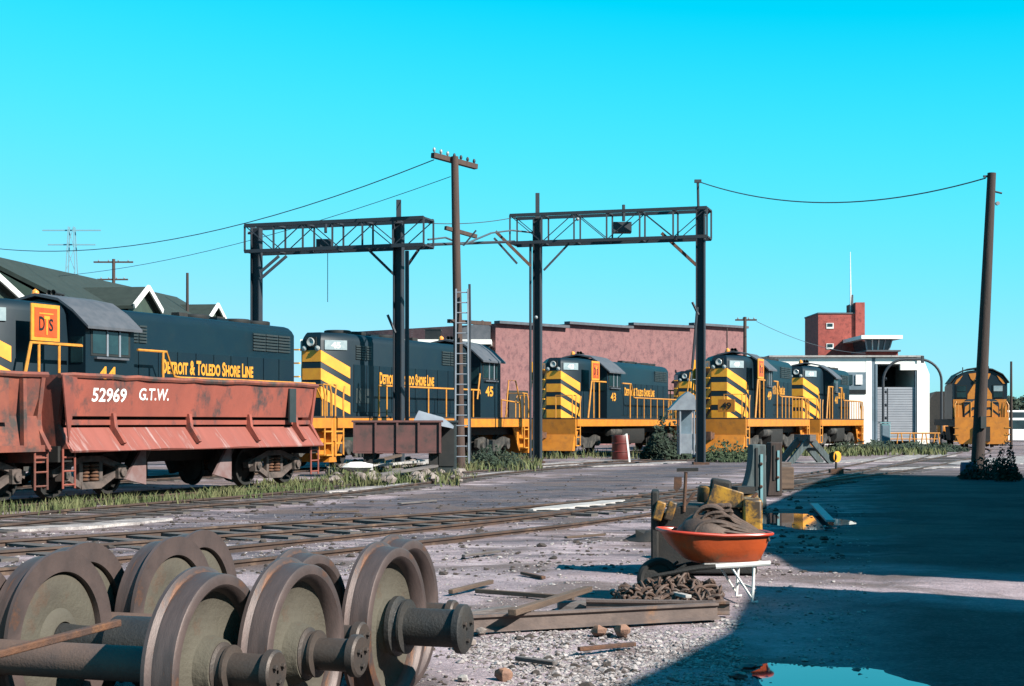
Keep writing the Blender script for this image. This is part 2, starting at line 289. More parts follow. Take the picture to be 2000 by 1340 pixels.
def ground_mat():
    m = bpy.data.materials.new('yard_ground'); m.use_nodes = True; n = m.node_tree.nodes; L = m.node_tree.links; p = n['Principled BSDF']
    ge = n.new('ShaderNodeNewGeometry')
    def mapping(rot, scale, src=ge.outputs['Position']):
        mp = n.new('ShaderNodeMapping'); mp.vector_type = 'TEXTURE' if False else 'POINT'; mp.inputs['Rotation'].default_value = (0, 0, rot); mp.inputs['Scale'].default_value = scale; L.new(src, mp.inputs[0]); return mp
    def ns(mp, s, det=6, rg=.6):
        t = n.new('ShaderNodeTexNoise'); t.inputs['Scale'].default_value = s; t.inputs['Detail'].default_value = det; t.inputs['Roughness'].default_value = rg; t.inputs['Distortion'].default_value = .4; L.new(mp.outputs[0], t.inputs['Vector']); return t.outputs['Fac']
    def rng(v, a, b, lo=0, hi=1):
        r = n.new('ShaderNodeMapRange'); r.inputs['From Min'].default_value = a; r.inputs['From Max'].default_value = b; r.inputs['To Min'].default_value = lo; r.inputs['To Max'].default_value = hi; L.new(v, r.inputs['Value']); return r.outputs[0]
    def math_(op, a, b):
        k = n.new('ShaderNodeMath'); k.operation = op
        for i, v in enumerate((a, b)):
            if isinstance(v, (int, float)): k.inputs[i].default_value = v
            else: L.new(v, k.inputs[i])
        return k.outputs[0]
    def mix(f, a, b):
        k = n.new('ShaderNodeMixRGB')
        if isinstance(f, (int, float)): k.inputs[0].default_value = f
        else: L.new(f, k.inputs[0])
        for i, v in ((1, a), (2, b)):
            if isinstance(v, tuple): k.inputs[i].default_value = (*v, 1)
            else: L.new(v, k.inputs[i])
        return k.outputs[0]
    iso = mapping(0, (1, 1, 1)); ali = mapping(-R(65), (.22, .85, 1))     # streaks along the tracks
    ali2 = mapping(-R(58), (.22, .75, 1))
    sx = n.new('ShaderNodeSeparateXYZ'); L.new(ge.outputs['Position'], sx.inputs[0])
    fine = ns(iso, 28, 5, .7); mid = ns(iso, 3.2, 7, .65); big = ns(iso, .55, 5, .55)
    base = mix(rng(mid, .35, .65), (.40, .345, .35), (.27, .235, .24))
    base = mix(rng(fine, .50, .72), base, (.52, .47, .46))
    base = mix(rng(fine, .42, .28), base, (.12, .105, .10))
    # oily dark streaks running with the tracks, mostly beyond 16 m
    st = ns(ali, .9, 9, .68); st2 = ns(ali2, 1.9, 9, .7)
    far = rng(sx.outputs['Y'], 13, 20)
    dark = math_('MULTIPLY', rng(st, .42, .55), far); base = mix(math_('MULTIPLY', dark, .85), base, (.060, .062, .072))
    base = mix(math_('MULTIPLY', math_('MULTIPLY', rng(st2, .54, .62), far), .7), base, (.028, .030, .036))
    base = mix(math_('MULTIPLY', math_('MULTIPLY', rng(st2, .43, .36), far), .8), base, (.62, .58, .56))
    # oily blacktop laid between the two front tracks
    bq = math_('SUBTRACT', sx.outputs['X'], math_('MULTIPLY', sx.outputs['Y'], .35)); bq = math_('ADD', bq, 12.3); bq = math_('ADD', math_('ABSOLUTE', bq, 0), math_('MULTIPLY', math_('SUBTRACT', ns(iso, .9, 8, .7), .5), 3.2))
    bm_ = math_('MULTIPLY', rng(bq, 2.3, 1.6), math_('MULTIPLY', rng(sx.outputs['Y'], 23, 27), rng(sx.outputs['Y'], 75, 55)))
    btop = mix(rng(fine, .45, .7), (.060, .066, .080), (.13, .13, .14)); btop = mix(rng(st2, .52, .60), btop, (.030, .034, .042)); btop = mix(rng(mid, .60, .68), btop, (.26, .24, .24))
    base = mix(math_('MULTIPLY', bm_, .9), base, btop)
    # brown rusty dirt along the near track
    base = mix(math_('MULTIPLY', math_('MULTIPLY', rng(ns(ali2, 1.0, 9, .7), .50, .60), rng(sx.outputs['Y'], 15, 19)), .6), base, (.17, .125, .105))
    # dirt and oil patches nearby
    base = mix(math_('MULTIPLY', rng(big, .52, .60), .8), base, (.13, .105, .09))
    # black oily soil beneath the wheelsets
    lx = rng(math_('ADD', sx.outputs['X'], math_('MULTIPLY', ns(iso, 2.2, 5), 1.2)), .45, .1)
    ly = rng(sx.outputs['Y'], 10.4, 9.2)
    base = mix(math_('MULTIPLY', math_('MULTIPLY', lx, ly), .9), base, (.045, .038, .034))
    # tarmac whose dark colour follows the warehouse shade and paints it deeper
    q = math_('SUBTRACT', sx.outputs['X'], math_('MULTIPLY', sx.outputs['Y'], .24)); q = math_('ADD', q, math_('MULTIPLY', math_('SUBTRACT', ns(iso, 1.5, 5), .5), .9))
    shade_mask = rng(q, -.75, .4); near = rng(sx.outputs['Y'], 52, 46); shade_mask = math_('MULTIPLY', shade_mask, near)
    # paler ground painted along the sunlit gap between the shadows, to brighten it
    lit_gap = math_('ADD', math_('MULTIPLY', math_('SUBTRACT', sx.outputs['X'], 3.3), .57), math_('MULTIPLY', math_('SUBTRACT', sx.outputs['Y'], 16.0), .82)); lit_gap = math_('ABSOLUTE', math_('ADD', lit_gap, math_('MULTIPLY', math_('SUBTRACT', ns(iso, 1.1, 5), .5), 1.2)), 0)
    shade_mask = math_('MULTIPLY', shade_mask, rng(lit_gap, 1.3, 2.0))
    tar_shade = mix(rng(fine, .45, .68), (.05, .047, .047), (.125, .112, .108)); tar_shade = mix(rng(mid, .50, .60), tar_shade, (.055, .05, .05))
    base = mix(math_('MULTIPLY', shade_mask, .9), base, tar_shade)
    fin = n.new('ShaderNodeMixRGB'); fin.blend_type = 'MULTIPLY'; fin.inputs[0].default_value = 1; L.new(base, fin.inputs[1]); fin.inputs[2].default_value = (.74, .68, .72, 1); L.new(fin.outputs[0], p.inputs['Base Color'])
    L.new(rng(big, .40, .60, .95, .75), p.inputs['Roughness']); p.inputs['Specular IOR Level'].default_value = .15
    bp = n.new('ShaderNodeBump'); bp.inputs['Strength'].default_value = .7; bp.inputs['Distance'].default_value = .03
    L.new(math_('ADD', fine, math_('MULTIPLY', mid, 1.5)), bp.inputs['Height']); L.new(bp.outputs[0], p.inputs['Normal'])
    return m
def water_mat():
    m = bpy.data.materials.new('puddle_water'); m.use_nodes = True; p = m.node_tree.nodes['Principled BSDF']
    p.inputs['Base Color'].default_value = (.01, .02, .03, 1); p.inputs['Roughness'].default_value = .03; p.inputs['IOR'].default_value = 1.6
    return m

# ------------------------------------------------------------------ the setting
PUD = [((2.05, 9.0), (.62, 1.25)), ((4.72, 25.6), (.72, 1.9))]
def gz(x, y):
    d = 1 if (-16 < x < 18 and 4 < y < 45) else 0
    z = 0
    if d:
        z = (noise.noise(Vector((x * .8, y * .8, 0))) * .030 + noise.noise(Vector((x * 3.1, y * 3.1, 5))) * .012) - .02
        if x > .1 + .24 * y: z *= .35
    for (c, r) in PUD:
        k = 1 - ((x - c[0]) / r[0]) ** 2 - ((y - c[1]) / r[1]) ** 2
        if k > -1: z -= .030 * max(0, min(1, k + .5)) 
    return z
def coords(lo, hi, step, far, neg):
    a = []; v = lo
    while v <= hi: a.append(v); v += step
    s = step; v = a[-1]
    while v < far: s *= 1.35; v += s; a.append(v)
    s = step; v = a[0]; b = []
    while v > neg: s *= 1.35; v -= s; b.append(v)
    return b[::-1] + a
gx = coords(-14, 17, .15, 3000, -3000); gy = coords(4, 34, .15, 4000, -300)
g = MB(); nx = len(gx)
g.v = [(x, y, gz(x, y)) for y in gy for x in gx]
g.f = [(j * nx + i, j * nx + i + 1, (j + 1) * nx + i + 1, (j + 1) * nx + i) for j in range(len(gy) - 1) for i in range(nx - 1)]; g.sm = [True] * len(g.f)
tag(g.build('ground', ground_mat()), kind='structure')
wm = water_mat()
for (c, r), nm in zip(PUD, ('near', 'far')):
    w = MB(); k = 28
    w.add([(c[0] + math.cos(i * 2 * math.pi / k) * r[0] * 1.25, c[1] + math.sin(i * 2 * math.pi / k) * r[1] * 1.25, -.028) for i in range(k)], [tuple(range(k))])
    tag(w.build('puddle', wm), kind='structure')

# railway tracks
D = Vector((.4028, .9153, 0)); S = Vector((.9153, -.4028, 0))      # along the tracks, and towards the sunny side
def track(pts, ties=True, top=.06, far_step=.62, y0=0, y1=999, gauge=1.435):
    root = empty('railway_track', (0, 0, 0), kind='structure')
    P3 = []                                                     # Catmull-Rom
    q = [Vector((a, b, 0)) for a, b in pts]; q = [q[0] * 2 - q[1]] + q + [q[-1] * 2 - q[-2]]
    for i in range(1, len(q) - 2):
        for k in range(8):
            t = k / 8.; a, b, c, d = q[i - 1:i + 3]
            P3.append(.5 * ((2 * b) + (c - a) * t + (2 * a - 5 * b + 4 * c - d) * t * t + (3 * b - a - 3 * c + d) * t ** 3))
    P3.append(q[-2])
    def off(i, o):
        d = (P3[min(i + 1, len(P3) - 1)] - P3[max(i - 1, 0)]).normalized(); return P3[i] + Vector((d.y, -d.x, 0)) * o
    for sgn in (-1, 1):
        web = MB(); prof = [(-.065, top - .15), (.065, top - .15), (.01, top - .12), (.01, top - .045), (.036, top - .03), (.036, top), (-.036, top), (-.036, top - .03), (-.01, top - .045), (-.01, top - .12)]
        vs = []
        for i in range(len(P3)):
            o = off(i, sgn * gauge / 2); d = (P3[min(i + 1, len(P3) - 1)] - P3[max(i - 1, 0)]).normalized(); n_ = Vector((d.y, -d.x, 0))
            vs += [o + n_ * a + Vector((0, 0, b)) for a, b in prof]
        k = len(prof)
        web.add(vs, [(i * k + j, i * k + (j + 1) % k, (i + 1) * k + (j + 1) % k, (i + 1) * k + j) for i in range(len(P3) - 1) for j in range(k)])
        web.build('rail', M['rail'], root)
    if ties:
        proto = None; dist = 0; nxt = 0; cnt = 0
        for i in range(len(P3) - 1):
            a, b = P3[i], P3[i + 1]; L_ = (b - a).length
            while nxt < dist + L_:
                p = a.lerp(b, (nxt - dist) / L_); nxt += far_step
                if not (y0 < p.y < y1) or cnt > 130: continue
                cnt += 1; d = (b - a).normalized(); ang = math.atan2(d.y, d.x)
                if proto is None: proto = MB().box((0, 0, 0), (.23, 2.6, .12)).build('sleeper', M['tie'], root); o = proto
                else: o = inst(proto, 'sleeper', root)
                o.location = (p.x, p.y, -.052 + random.uniform(-.012, .012)); o.rotation_euler = (0, 0, ang + random.uniform(-.03, .03))
            dist += L_
    return root
C_A = -29.15; C_B = -20.75                 # X - 0.44 Y of the two engine tracks' centre lines
C_D = -21.5 - 1.15 * 1.09                  # dump car track
def on(c, Y): return (c + .44 * Y, Y)
track([on(C_A, y) for y in (12, 30, 60, 90, 130, 180)], ties=True, y0=26, y1=95)
track([on(C_D, y) for y in (10, 20, 30, 40, 43)], ties=True, y0=18, y1=44)
track([(-14.5, 6), (-11.5, 14), (-7.15, 27.2), (-4.72, 33), (-2.65, 41), (-.1, 50), (4.0, 60.0), on(C_B, 70), on(C_B, 90), on(C_B, 140)], y0=12, y1=75)
track([(-13.5, 11.5), (-7.4, 18.2), (-2.8, 23.6), (-.6, 26.1), (2.15, 30.3), (7.9, 41.6), (15.7, 58.4), (27.0, 89.5), (31, 120), (34, 150)], y0=14, y1=70)
track([(-10, 8.5), (-6, 14.2), (-1.8, 20.5), (2.0, 27.2), (6.2, 38), (12.4, 54), (22.5, 85), (27, 120)], ties=False)
# pale strips of board and concrete lying between the rails
def plank(name, p, q, w, h, m, label, cat, z=0.03, grp=None):
    p = Vector(p); q = Vector(q); o = MB(); c = (p + q) / 2
    L_ = (q - p).length; o.box((0, 0, 0), (L_, w, h)); ob = o.build(name, m, None, bevel=.006)
    d = (q - p).normalized(); ob.location = c + Vector((0, 0, z)); ob.rotation_euler = (0, -math.asin(d.z), math.atan2(d.y, d.x)); tag(ob, label, cat, grp); return ob
def strip(pts, w, m, name='crossing_slab'):
    o = MB()
    for a, b in zip(pts[:-1], pts[1:]):
        pass
    vs = []; pts = [Vector(p) for p in pts]
    for i, p in enumerate(pts):
        d = (pts[min(i + 1, len(pts) - 1)] - pts[max(i - 1, 0)]).normalized(); n_ = Vector((d.y, -d.x, 0))
        ww = w * (.8 + .4 * random.random()) * (.25 if i in (0, len(pts) - 1) else 1)
        vs += [p + n_ * ww / 2 + Vector((0, 0, .022)), p - n_ * ww / 2 + Vector((0, 0, .022)), p - n_ * (ww / 2 + .04) + Vector((0, 0, -.06)), p + n_ * (ww / 2 + .04) + Vector((0, 0, -.06))]
    fs = []
    for i in range(len(pts) - 1):
        for k in range(4): fs.append((i * 4 + k, i * 4 + (k + 1) % 4, (i + 1) * 4 + (k + 1) % 4, (i + 1) * 4 + k))
    fs += [(0, 1, 2, 3), tuple((len(pts) - 1) * 4 + k for k in (3, 2, 1, 0))]
    o.add(vs, fs); return tag(o.build(name, m), kind='structure')
def gl(pts, n=10):
    a = [G(*p) for p in pts]; o = []
    for i in range(len(a) - 1):
        for k in range(n):
            t = k / n; v = a[i].lerp(a[i + 1], t); v.x += random.uniform(-.05, .05); o.append(v)
    return o + [a[-1]]
strip(gl([(1040, 997), (1215, 978)], 8), .45, M['concrete'])
strip(gl([(0, 1036), (130, 1030), (330, 1014)], 6), .55, M['ballast'], 'ballast_strip')
strip(gl([(1010, 914), (1140, 903), (1230, 898)], 8), 1.6, M['ballast'], 'ballast_strip')
strip(gl([(640, 962), (800, 946), (1000, 921)], 8), .5, M['ballast'], 'ballast_strip')
strip(gl([(1700, 918), (1800, 914), (1880, 912)], 8), 1.3, M['ballast'], 'ballast_strip')
strip(gl([(1890, 909), (2000, 896), (2100, 889)], 8), 3.0, M['ballast'], 'ballast_strip')
strip(gl([(1560, 905), (1700, 900), (1850, 888)], 8), 2.0, M['ballast'], 'ballast_strip')
strip(gl([(1150, 912), (1260, 907), (1330, 902)], 8), .9, M['ballast'], 'ballast_strip')

# ------------------------------------------------------------------ buildings
RZ = math.atan2(.9153, .4028)
# -- old brick workshop with stepped parapets
wp = empty('brick_workshop', (0, 0, 0), 0, 'long old red brick workshop with stepped parapet standing behind the yellow and black engines', 'workshop')
A = Vector((-1.07, 100, 0)); B = Vector((18.6, 122, 0)); d = (B - A).normalized(); back = Vector((-d.y, d.x, 0)) * 14
steps = [(968, 1105, 632, 641), (1105, 1230, 633, 642), (1230, 1348, 635, 641), (1348, 1455, 635, 642)]
def at_px(px):                                   # point of the wall line seen in column px
    r = (px - 1000) / F; t = (r * A.y - A.x) / ((B - A).x - r * (B - A).y); return A + (B - A) * t
for (x0, x1, y0, y1) in steps:
    a = at_px(x0); b = at_px(x1); za = CH + (HZ - y0) * a.y / F; zb = CH + (HZ - y1) * b.y / F
    o = MB(); vs = [a, b, b + Vector((0, 0, zb)), a + Vector((0, 0, za))]; vs += [v + back for v in vs]
    o.add(vs, [(0, 1, 2, 3), (7, 6, 5, 4), (0, 4, 5, 1), (1, 5, 6, 2), (2, 6, 7, 3), (3, 7, 4, 0)])
    seg = o.build('wall_bay', M['brick'], wp)
    c = MB(); n_ = Vector((d.y, -d.x, 0)) * .12
    c.bar(a + Vector((0, 0, za + .09)) + n_, b + Vector((0, 0, zb + .09)) + n_, .5, .18, up=(0, 0, 1)); c.build('coping', M['sheet'] if 0 else M['roofgrey'], seg)
    for k in range(2):
        m_ = a.lerp(b, .3 + .4 * k) - Vector((-n_.x, -n_.y, 0)) * 0
        w = MB(); w.box((0, 0, 0), (1.9, .12, 2.2), Matrix.Rotation(math.atan2(d.y, d.x), 3, 'Z')); w.build('window', M['navy_d'], wp, m_ + n_ * .4 + Vector((0, 0, 2.6)))
# -- low wing with flat white fascia left of the workshop
lw = empty('low_flat_roofed_wing', (0, 0, 0), 0, 'low dark shed with pale flat roof edge left of the old brick workshop', 'shed')
MB().b2(-13, -1.6, 98, 106, 0, 6.55).build('wall', M['greenwall'], lw)
MB().b2(-13.4, -1.3, 97.2, 106.4, 6.55, 6.85).build('roof', M['shedwhite'], lw)
MB().b2(-13.2, -1.4, 97.4, 98, 5.8, 6.55).build('fascia', M['navy_d'], lw)
o = MB(); o.prism([(-3.5, 6.86), (-1.4, 6.86), (-1.4, 7.8), (-1.9, 8.2), (-2.5, 7.9), (-3.5, 7.6)], 99, 104, 'y'); o.build('roof_monitor', M['roofgrey'], lw)
for k in range(6): MB().b2(-12.3 + k * 1.8, -11.3 + k * 1.8, 97.9, 98.0, 3.0, 4.6).build('window', M['navy_d'], lw)
v = MB(); v.box((0, 0, .35), (1.0, 1.0, .7)); v.box((0, 0, .73), (1.1, 1.1, .06)); tag(v.build('roof_vent', M['blackp'], lw, (-5.1, 99.4, 6.86)))

# -- green roofed station building at the left
gb = empty('green_roofed_house', (0, 0, 0), 0, 'long house with dark green roof and white trimmed gables behind the leftmost engine', 'house')
ax = Vector((.142, .99, 0)); nr = Vector((.99, -.142, 0))
ridge0 = P(-60, 489, 68); ridge1 = P(345, 580, 100)
ridge0 = Vector((ridge0.x, 68, 0)); ridge1 = Vector((ridge1.x, 100, 0)); zr0 = CH + (HZ - 489) * 68 / F; zr1 = CH + (HZ - 580) * 100 / F
r0 = ridge0 + Vector((0, 0, zr0)); r1 = ridge1 + Vector((0, 0, zr1))
down = nr * 6.0; zl = 6.3
e0 = Vector((r0.x + down.x, r0.y + down.y, zl)); e1 = Vector((r1.x + down.x, r1.y + down.y, zl))
f0 = Vector((r0.x - down.x, r0.y - down.y, zl)); f1 = Vector((r1.x - down.x, r1.y - down.y, zl))
o = MB(); th = Vector((0, 0, -.2))
o.add([r0, r1, e1, e0, f0, f1, r0 + th, r1 + th, e1 + th, e0 + th, f0 + th, f1 + th], [(0, 1, 2, 3), (0, 4, 5, 1), (6, 9, 8, 7), (6, 7, 11, 10), (3, 2, 8, 9), (4, 10, 11, 5), (0, 3, 9, 6), (0, 6, 10, 4), (1, 7, 8, 2), (1, 5, 11, 7)])
o.build('roof', M['green'], gb)
o = MB(); i_ = nr * .5
pts = [e0 - i_, e1 - i_, f1 + i_, f0 + i_]
o.add([Vector((p.x, p.y, 0)) for p in pts] + [Vector((p.x, p.y, zl - .2)) for p in pts] + [r0 + th * 1.1, r1 + th * 1.1], [(0, 1, 5, 4), (1, 2, 6, 5), (2, 3, 7, 6), (3, 0, 4, 7), (4, 7, 8), (5, 9, 6)])
o.build('wall', M['greenwall'], gb)
def gable(c, half, zt, zb, depth, nm='gable_roof'):
    """cross gable facing the yard, apex c"""
    c = Vector(c); o = MB(); a = c + Vector((0, 0, zt)); l = c - ax * half + Vector((0, 0, zb)); r = c + ax * half + Vector((0, 0, zb)); bk = -nr * depth
    t = Vector((0, 0, -.16))
    o.add([a, l, l + bk, a + bk, r, r + bk] + [a + t, l + t, l + bk + t, a + bk + t, r + t, r + bk + t], [(0, 1, 2, 3), (0, 3, 5, 4), (6, 9, 8, 7), (6, 10, 11, 9), (0, 6, 7, 1), (1, 7, 8, 2), (4, 5, 11, 10), (0, 4, 10, 6)])
    root = o.build(nm, M['green'], gb)
    f = MB(); s_ = -nr * .3
    f.add([a + s_ + t, l + s_ + t + ax * .1, Vector((l.x, l.y, 0)) + s_ + ax * .1, Vector((r.x, r.y, 0)) + s_ - ax * .1, r + s_ + t - ax * .1], [(0, 1, 2, 3, 4)]); f.build('gable_wall', M['greenwall'], gb)
    for e in (l, r):
        b = MB(); b.bar(a + nr * .04 + t * .2, e + nr * .04 + t * .2, .09, .26, up=nr.cross((e - a).normalized())); b.build('barge_board', M['white'], root)
gable(P(289, 560, 77) * Vector((1, 1, 0)) if 0 else (P(289, 560, 77).x, 77, 0), 1.9, P(289, 560, 77).z, P(268, 602, 77).z, 5)
gable((P(425, 594, 96).x, 96, 0), 1.5, P(425, 594, 96).z, P(415, 622, 96).z, 6)
gable((P(-40, 510, 60).x, 60, 0), 8.5, P(-40, 506, 60).z, P(125, 575, 66).z - 2.0, 3)

# -- white engine shed with roller door, washer arch
ws = empty('white_engine_shed', (0, 0, 0), 0, 'large white engine shed with dark doorway and half raised grey roller door', 'shed')
YS = 112.; s_ = F / YS
def sx_(px): return (px - 1000) / s_
def sz_(py): return CH + (HZ - py) / s_
o = MB(); o.b2(sx_(1500), sx_(1684), YS - 1.2, YS + 16, 0, sz_(699)); o.build('wall', M['shedwhite'], ws)
MB().b2(sx_(1600), sx_(1683), YS - 1.32, YS - 1.2, sz_(762), sz_(728)).build('window_band', M['shedshade'], ws)
for k in range(4): MB().b2(sx_(1606 + k * 19), sx_(1619 + k * 19), YS - 1.4, YS - 1.32, sz_(752), sz_(733)).build('window', M['white'] if k % 2 else M['glass'], ws)
MB().b2(sx_(1600), sx_(1683), YS - 1.30, YS - 1.2, sz_(860), sz_(770)).build('lower_panel', M['shedwhite'], ws)
MB().b2(sx_(1596), sx_(1683), YS - 1.36, YS - 1.2, sz_(770), sz_(762)).build('belt_course', M['blackp'], ws)
MB().b2(sx_(1684), sx_(1695), YS - 1.22, YS + 16, 0, sz_(700)).build('pier', M['shedwhite'], ws)
MB().b2(sx_(1695), sx_(1702), YS - 1.20, YS + 16, 0, sz_(700)).build('door_jamb', M['shedshade'], ws)
o = MB(); o.b2(sx_(1702), sx_(1782), YS - 1.2, YS + 16, sz_(712), sz_(700)); o.build('door_lintel', M['shedwhite'], ws)
MB().b2(sx_(1750), sx_(1782), YS - 1.3, YS - .9, sz_(724), sz_(712)).build('door_lintel', M['shedwhite'], ws)
MB().b2(sx_(1702), sx_(1782), YS + 5, YS + 5.2, 0, sz_(712)).build('dark_interior_screen', M['blackp'], ws)
dr = MB(); zt, zb = sz_(757), .25; n_s = 22
for k in range(n_s):
    z0 = zb + (zt - zb) * k / n_s; dr.b2(sx_(1706), sx_(1779), YS - 1.12, YS - 1.05, z0 + .015, z0 + (zt - zb) / n_s - .015)
dr.b2(sx_(1706), sx_(1779), YS - 1.08, YS - 1.0, zb, zt); dr.build('roller_door', M['door'], ws)
for (a, b) in ((1702, 1706), (1779, 1782)): MB().b2(sx_(a), sx_(b), YS - 1.25, YS - .9, 0, sz_(712)).build('door_guide', M['shedshade'], ws)
o = MB(); o.prism([(sx_(1782), 0), (sx_(1806), 0), (sx_(1806), sz_(732)), (sx_(1792), sz_(697)), (sx_(1782), sz_(697))], YS - 1.3, YS + 16, 'y'); o.build('wall', M['shedwhite'], ws)
MB().b2(sx_(1496), sx_(1792), YS - 1.45, YS + 16.2, sz_(699) + .003, sz_(699) + .12).build('roof', M['concrete'], ws)
wa = empty('wash_arch', (sx_(1740), YS - 6, 0), 0, 'dark curved pipe arch standing in front of the white shed door', 'pipe arch')
s5 = F / (YS - 6); hw = 57 / s5; zt = CH + (HZ - 702) / s5
arc = [(-hw, 0, 0), (-hw, 0, zt - 1.5)] + [(-hw + 1.5 - 1.5 * math.cos(t), 0, zt - 1.5 + 1.5 * math.sin(t)) for t in [k * math.pi / 16 for k in range(1, 9)]] + [(hw - 1.5 + 1.5 * math.sin(t), 0, zt - 1.5 + 1.5 * math.cos(t)) for t in [k * math.pi / 16 for k in range(0, 9)]] + [(hw, 0, 0)]
MB().path(arc, .09).build('arch_pipe', M['gantry'], wa)
MB().path([(-hw + .3, 0, 0), (-hw + .3, 0, zt - 2)], .05).build('feed_pipe', M['gantry'], wa)
for k in range(5): MB().lathe([(.07, 0), (.11, .05), (.11, .1), (.03, .12)], (-hw + .12, 0, 1 + k * .9), (1, 0, 0), 8).build('spray_nozzle', M['gantry'], wa)
MB().box((.7, 0, zt), (.18, .18, .5)).build('valve', M['gantry'], wa)
yr = empty('low_yellow_railing', (sx_(1745), YS - 6, 0), 0, 'low yellow railing in front of the white shed door', 'railing')
s6 = F / (YS - 6)
for k in range(9): MB().tube(((-48 + k * 12) / s6, 0, 0), ((-48 + k * 12 + (3 if k % 2 else -3)) / s6, 0, .85), .045).build('post', M['rail_y'], yr)
MB().tube((-50 / s6, 0, .85), (50 / s6, 0, .85), .05).build('top_rail', M['rail_y'], yr)
MB().tube((-50 / s6, 0, .45), (50 / s6, 0, .45), .035).build('mid_rail', M['rail_y'], yr)
cb = empty('pale_blue_cabinet', (sx_(1683), YS - 7, 0), 0, 'pale blue steel cabinet beside the white shed door', 'cabinet')
MB().box((0, 0, .75), (.6, .6, 1.5)).build('body', M['cyan'], cb, bevel=.03); MB().box((0, -.32, .8), (.5, .03, 1.2)).build('door', M['shedshade'], cb); MB().box((-.05, 0, 1.58), (.7, .7, .08)).build('lid', M['cyan'], cb)
tk = empty('small_yellow_tank', (sx_(1818), YS - 3, 0), 0, 'small yellow tank on legs at the corner of the white shed', 'tank')
MB().lathe([(.01, -.45), (.32, -.42), (.4, -.3), (.4, .3), (.32, .42), (.01, .45)], (0, 0, 1.2), (0, 0, 1), 14).build('tank_body', M['orange_y'], tk)
for a in (-1, 1): MB().tube((a * .3, 0, 0), (a * .3, 0, .9), .05).build('leg', M['white'], tk)

# -- brick tower and control cabin far behind
bt = empty('brick_tower', (0, 0, 0), 0, 'plain red brick tower with two small windows rising behind the white shed', 'tower')
YT = 155.; k_ = F / YT
def tx(px): return (px - 1000) / k_
def tz(py): return CH + (HZ - py) / k_
MB().b2(tx(1598), tx(1670), YT, YT + 7, 0, tz(613)).build('wall', M['brick2'], bt)
MB().b2(tx(1670), tx(1688), YT - .25, YT + 4, 0, tz(591)).build('chimney', M['brick2'], bt)
MB().b2(tx(1597), tx(1670), YT - .08, YT + 7.1, tz(613), tz(610.5)).build('parapet_cap', M['roofgrey'], bt)
for py in (636, 676):
    w = MB().b2(tx(1614), tx(1628), YT - .06, YT + .1, tz(py + 6), tz(py - 5)).build('window', M['white'], bt)
    MB().b2(tx(1616), tx(1626), YT - .1, YT - .06, tz(py + 2), tz(py - 4)).build('pane', M['glass'], w)
MB().tube((tx(1666), YT + 1, tz(613)), (tx(1665), YT + 1, tz(490)), .10, .03, 6).build('aerial', M['white'], bt)
MB().tube((tx(1666), YT + .5, tz(613)), (tx(1667), YT + .5, tz(575)), .14, .1, 8).build('vent_pipe', M['roofgrey'], bt)
ct = empty('glazed_control_cabin', (0, 0, 0), 0, 'glazed control cabin with wide flat white roof right of the brick tower', 'control cabin')
YC = 148.; k_ = F / YC
MB().b2(tx(1690), tx(1754), YC, YC + 6, 0, tz(684)).build('base', M['brick2'], ct)
MB().b2(tx(1677), tx(1757), YC - 1.2, YC + 7, tz(663), tz(656)).build('roof', M['shedwhite'], ct)
o = MB(); o.prism([(tx(1694), tz(684)), (tx(1737), tz(684)), (tx(1744), tz(663)), (tx(1690), tz(663))], YC + .2, YC + 5.5, 'y'); o.build('glazing', M['glass'], ct)
for k in range(5): MB().bar((tx(1694 + k * 10.7), YC + .12, tz(684)), (tx(1691 + k * 13), YC + .12, tz(663)), .12).build('mullion', M['white'] if k in (1, 2) else M['sheet'], ct)
MB().b2(tx(1690), tx(1757), YC - .5, YC + 6.2, tz(687), tz(684)).build('balcony_slab', M['roofgrey'], ct)

# -- sheds off to the right whose shade falls across the yard
def shade_building(name, corners, H, label):
    r = empty(name, (0, 0, 0), 0, label, 'warehouse'); o = MB(); n = len(corners)
    o.add([(x, y, 0) for x, y in corners] + [(x, y, H) for x, y in corners], [tuple(range(n))[::-1], tuple(range(n, 2 * n))] + [(i, (i + 1) % n, (i + 1) % n + n, i + n) for i in range(n)])
    o.build('wall', M['brick'], r)
    cx = sum(c[0] for c in corners) / n; cy = sum(c[1] for c in corners) / n
    o = MB(); o.add([(cx + (x - cx) * 1.01, cy + (y - cy) * 1.006, H + .003) for x, y in corners] + [(cx + (x - cx) * 1.01, cy + (y - cy) * 1.006, H + .2) for x, y in corners], [tuple(range(n))[::-1], tuple(range(n, 2 * n))] + [(i, (i + 1) % n, (i + 1) % n + n, i + n) for i in range(n)])
    o.build('roof', M['roofgrey'], r)
    for k in range(5):
        a = Vector((*corners[0], 0)).lerp(Vector((*corners[1], 0)), .12 + .18 * k); dd = (Vector(corners[1]) - Vector(corners[0])).normalized()
        w = MB(); w.box((0, 0, 0), (1.4, .1, 1.6), Matrix.Rotation(math.atan2(dd.y, dd.x), 3, 'Z')); w.build('window', M['navy_d'], r, (a.x + dd.y * -.0, a.y, H * .45))
    return r
HB = 6.2; SL = HB / math.tan(R(SUN_EL)); off = Vector((SUN_AZ[0] / _n * SL, SUN_AZ[1] / _n * SL))
def C(px, py): g_ = G(px, py); return (g_.x + off.x, g_.y + off.y)
def Cg(x, y): return (x + off.x, y + off.y)
nearp = C(1616, 1113); p2 = C(1498, 1000); farp = C(1640, 927)
a1 = Cg(5.6, 15.4)
shade_building('long_warehouse', [Cg(3.5, 16.6), Cg(3.45, 19.5), Cg(4.9, 28.5), Cg(10.3, 47.5), Cg(24, 35.5), Cg(24, 3.2)], HB, 'long brick warehouse shading the far tarmac right of the wheelbarrow')
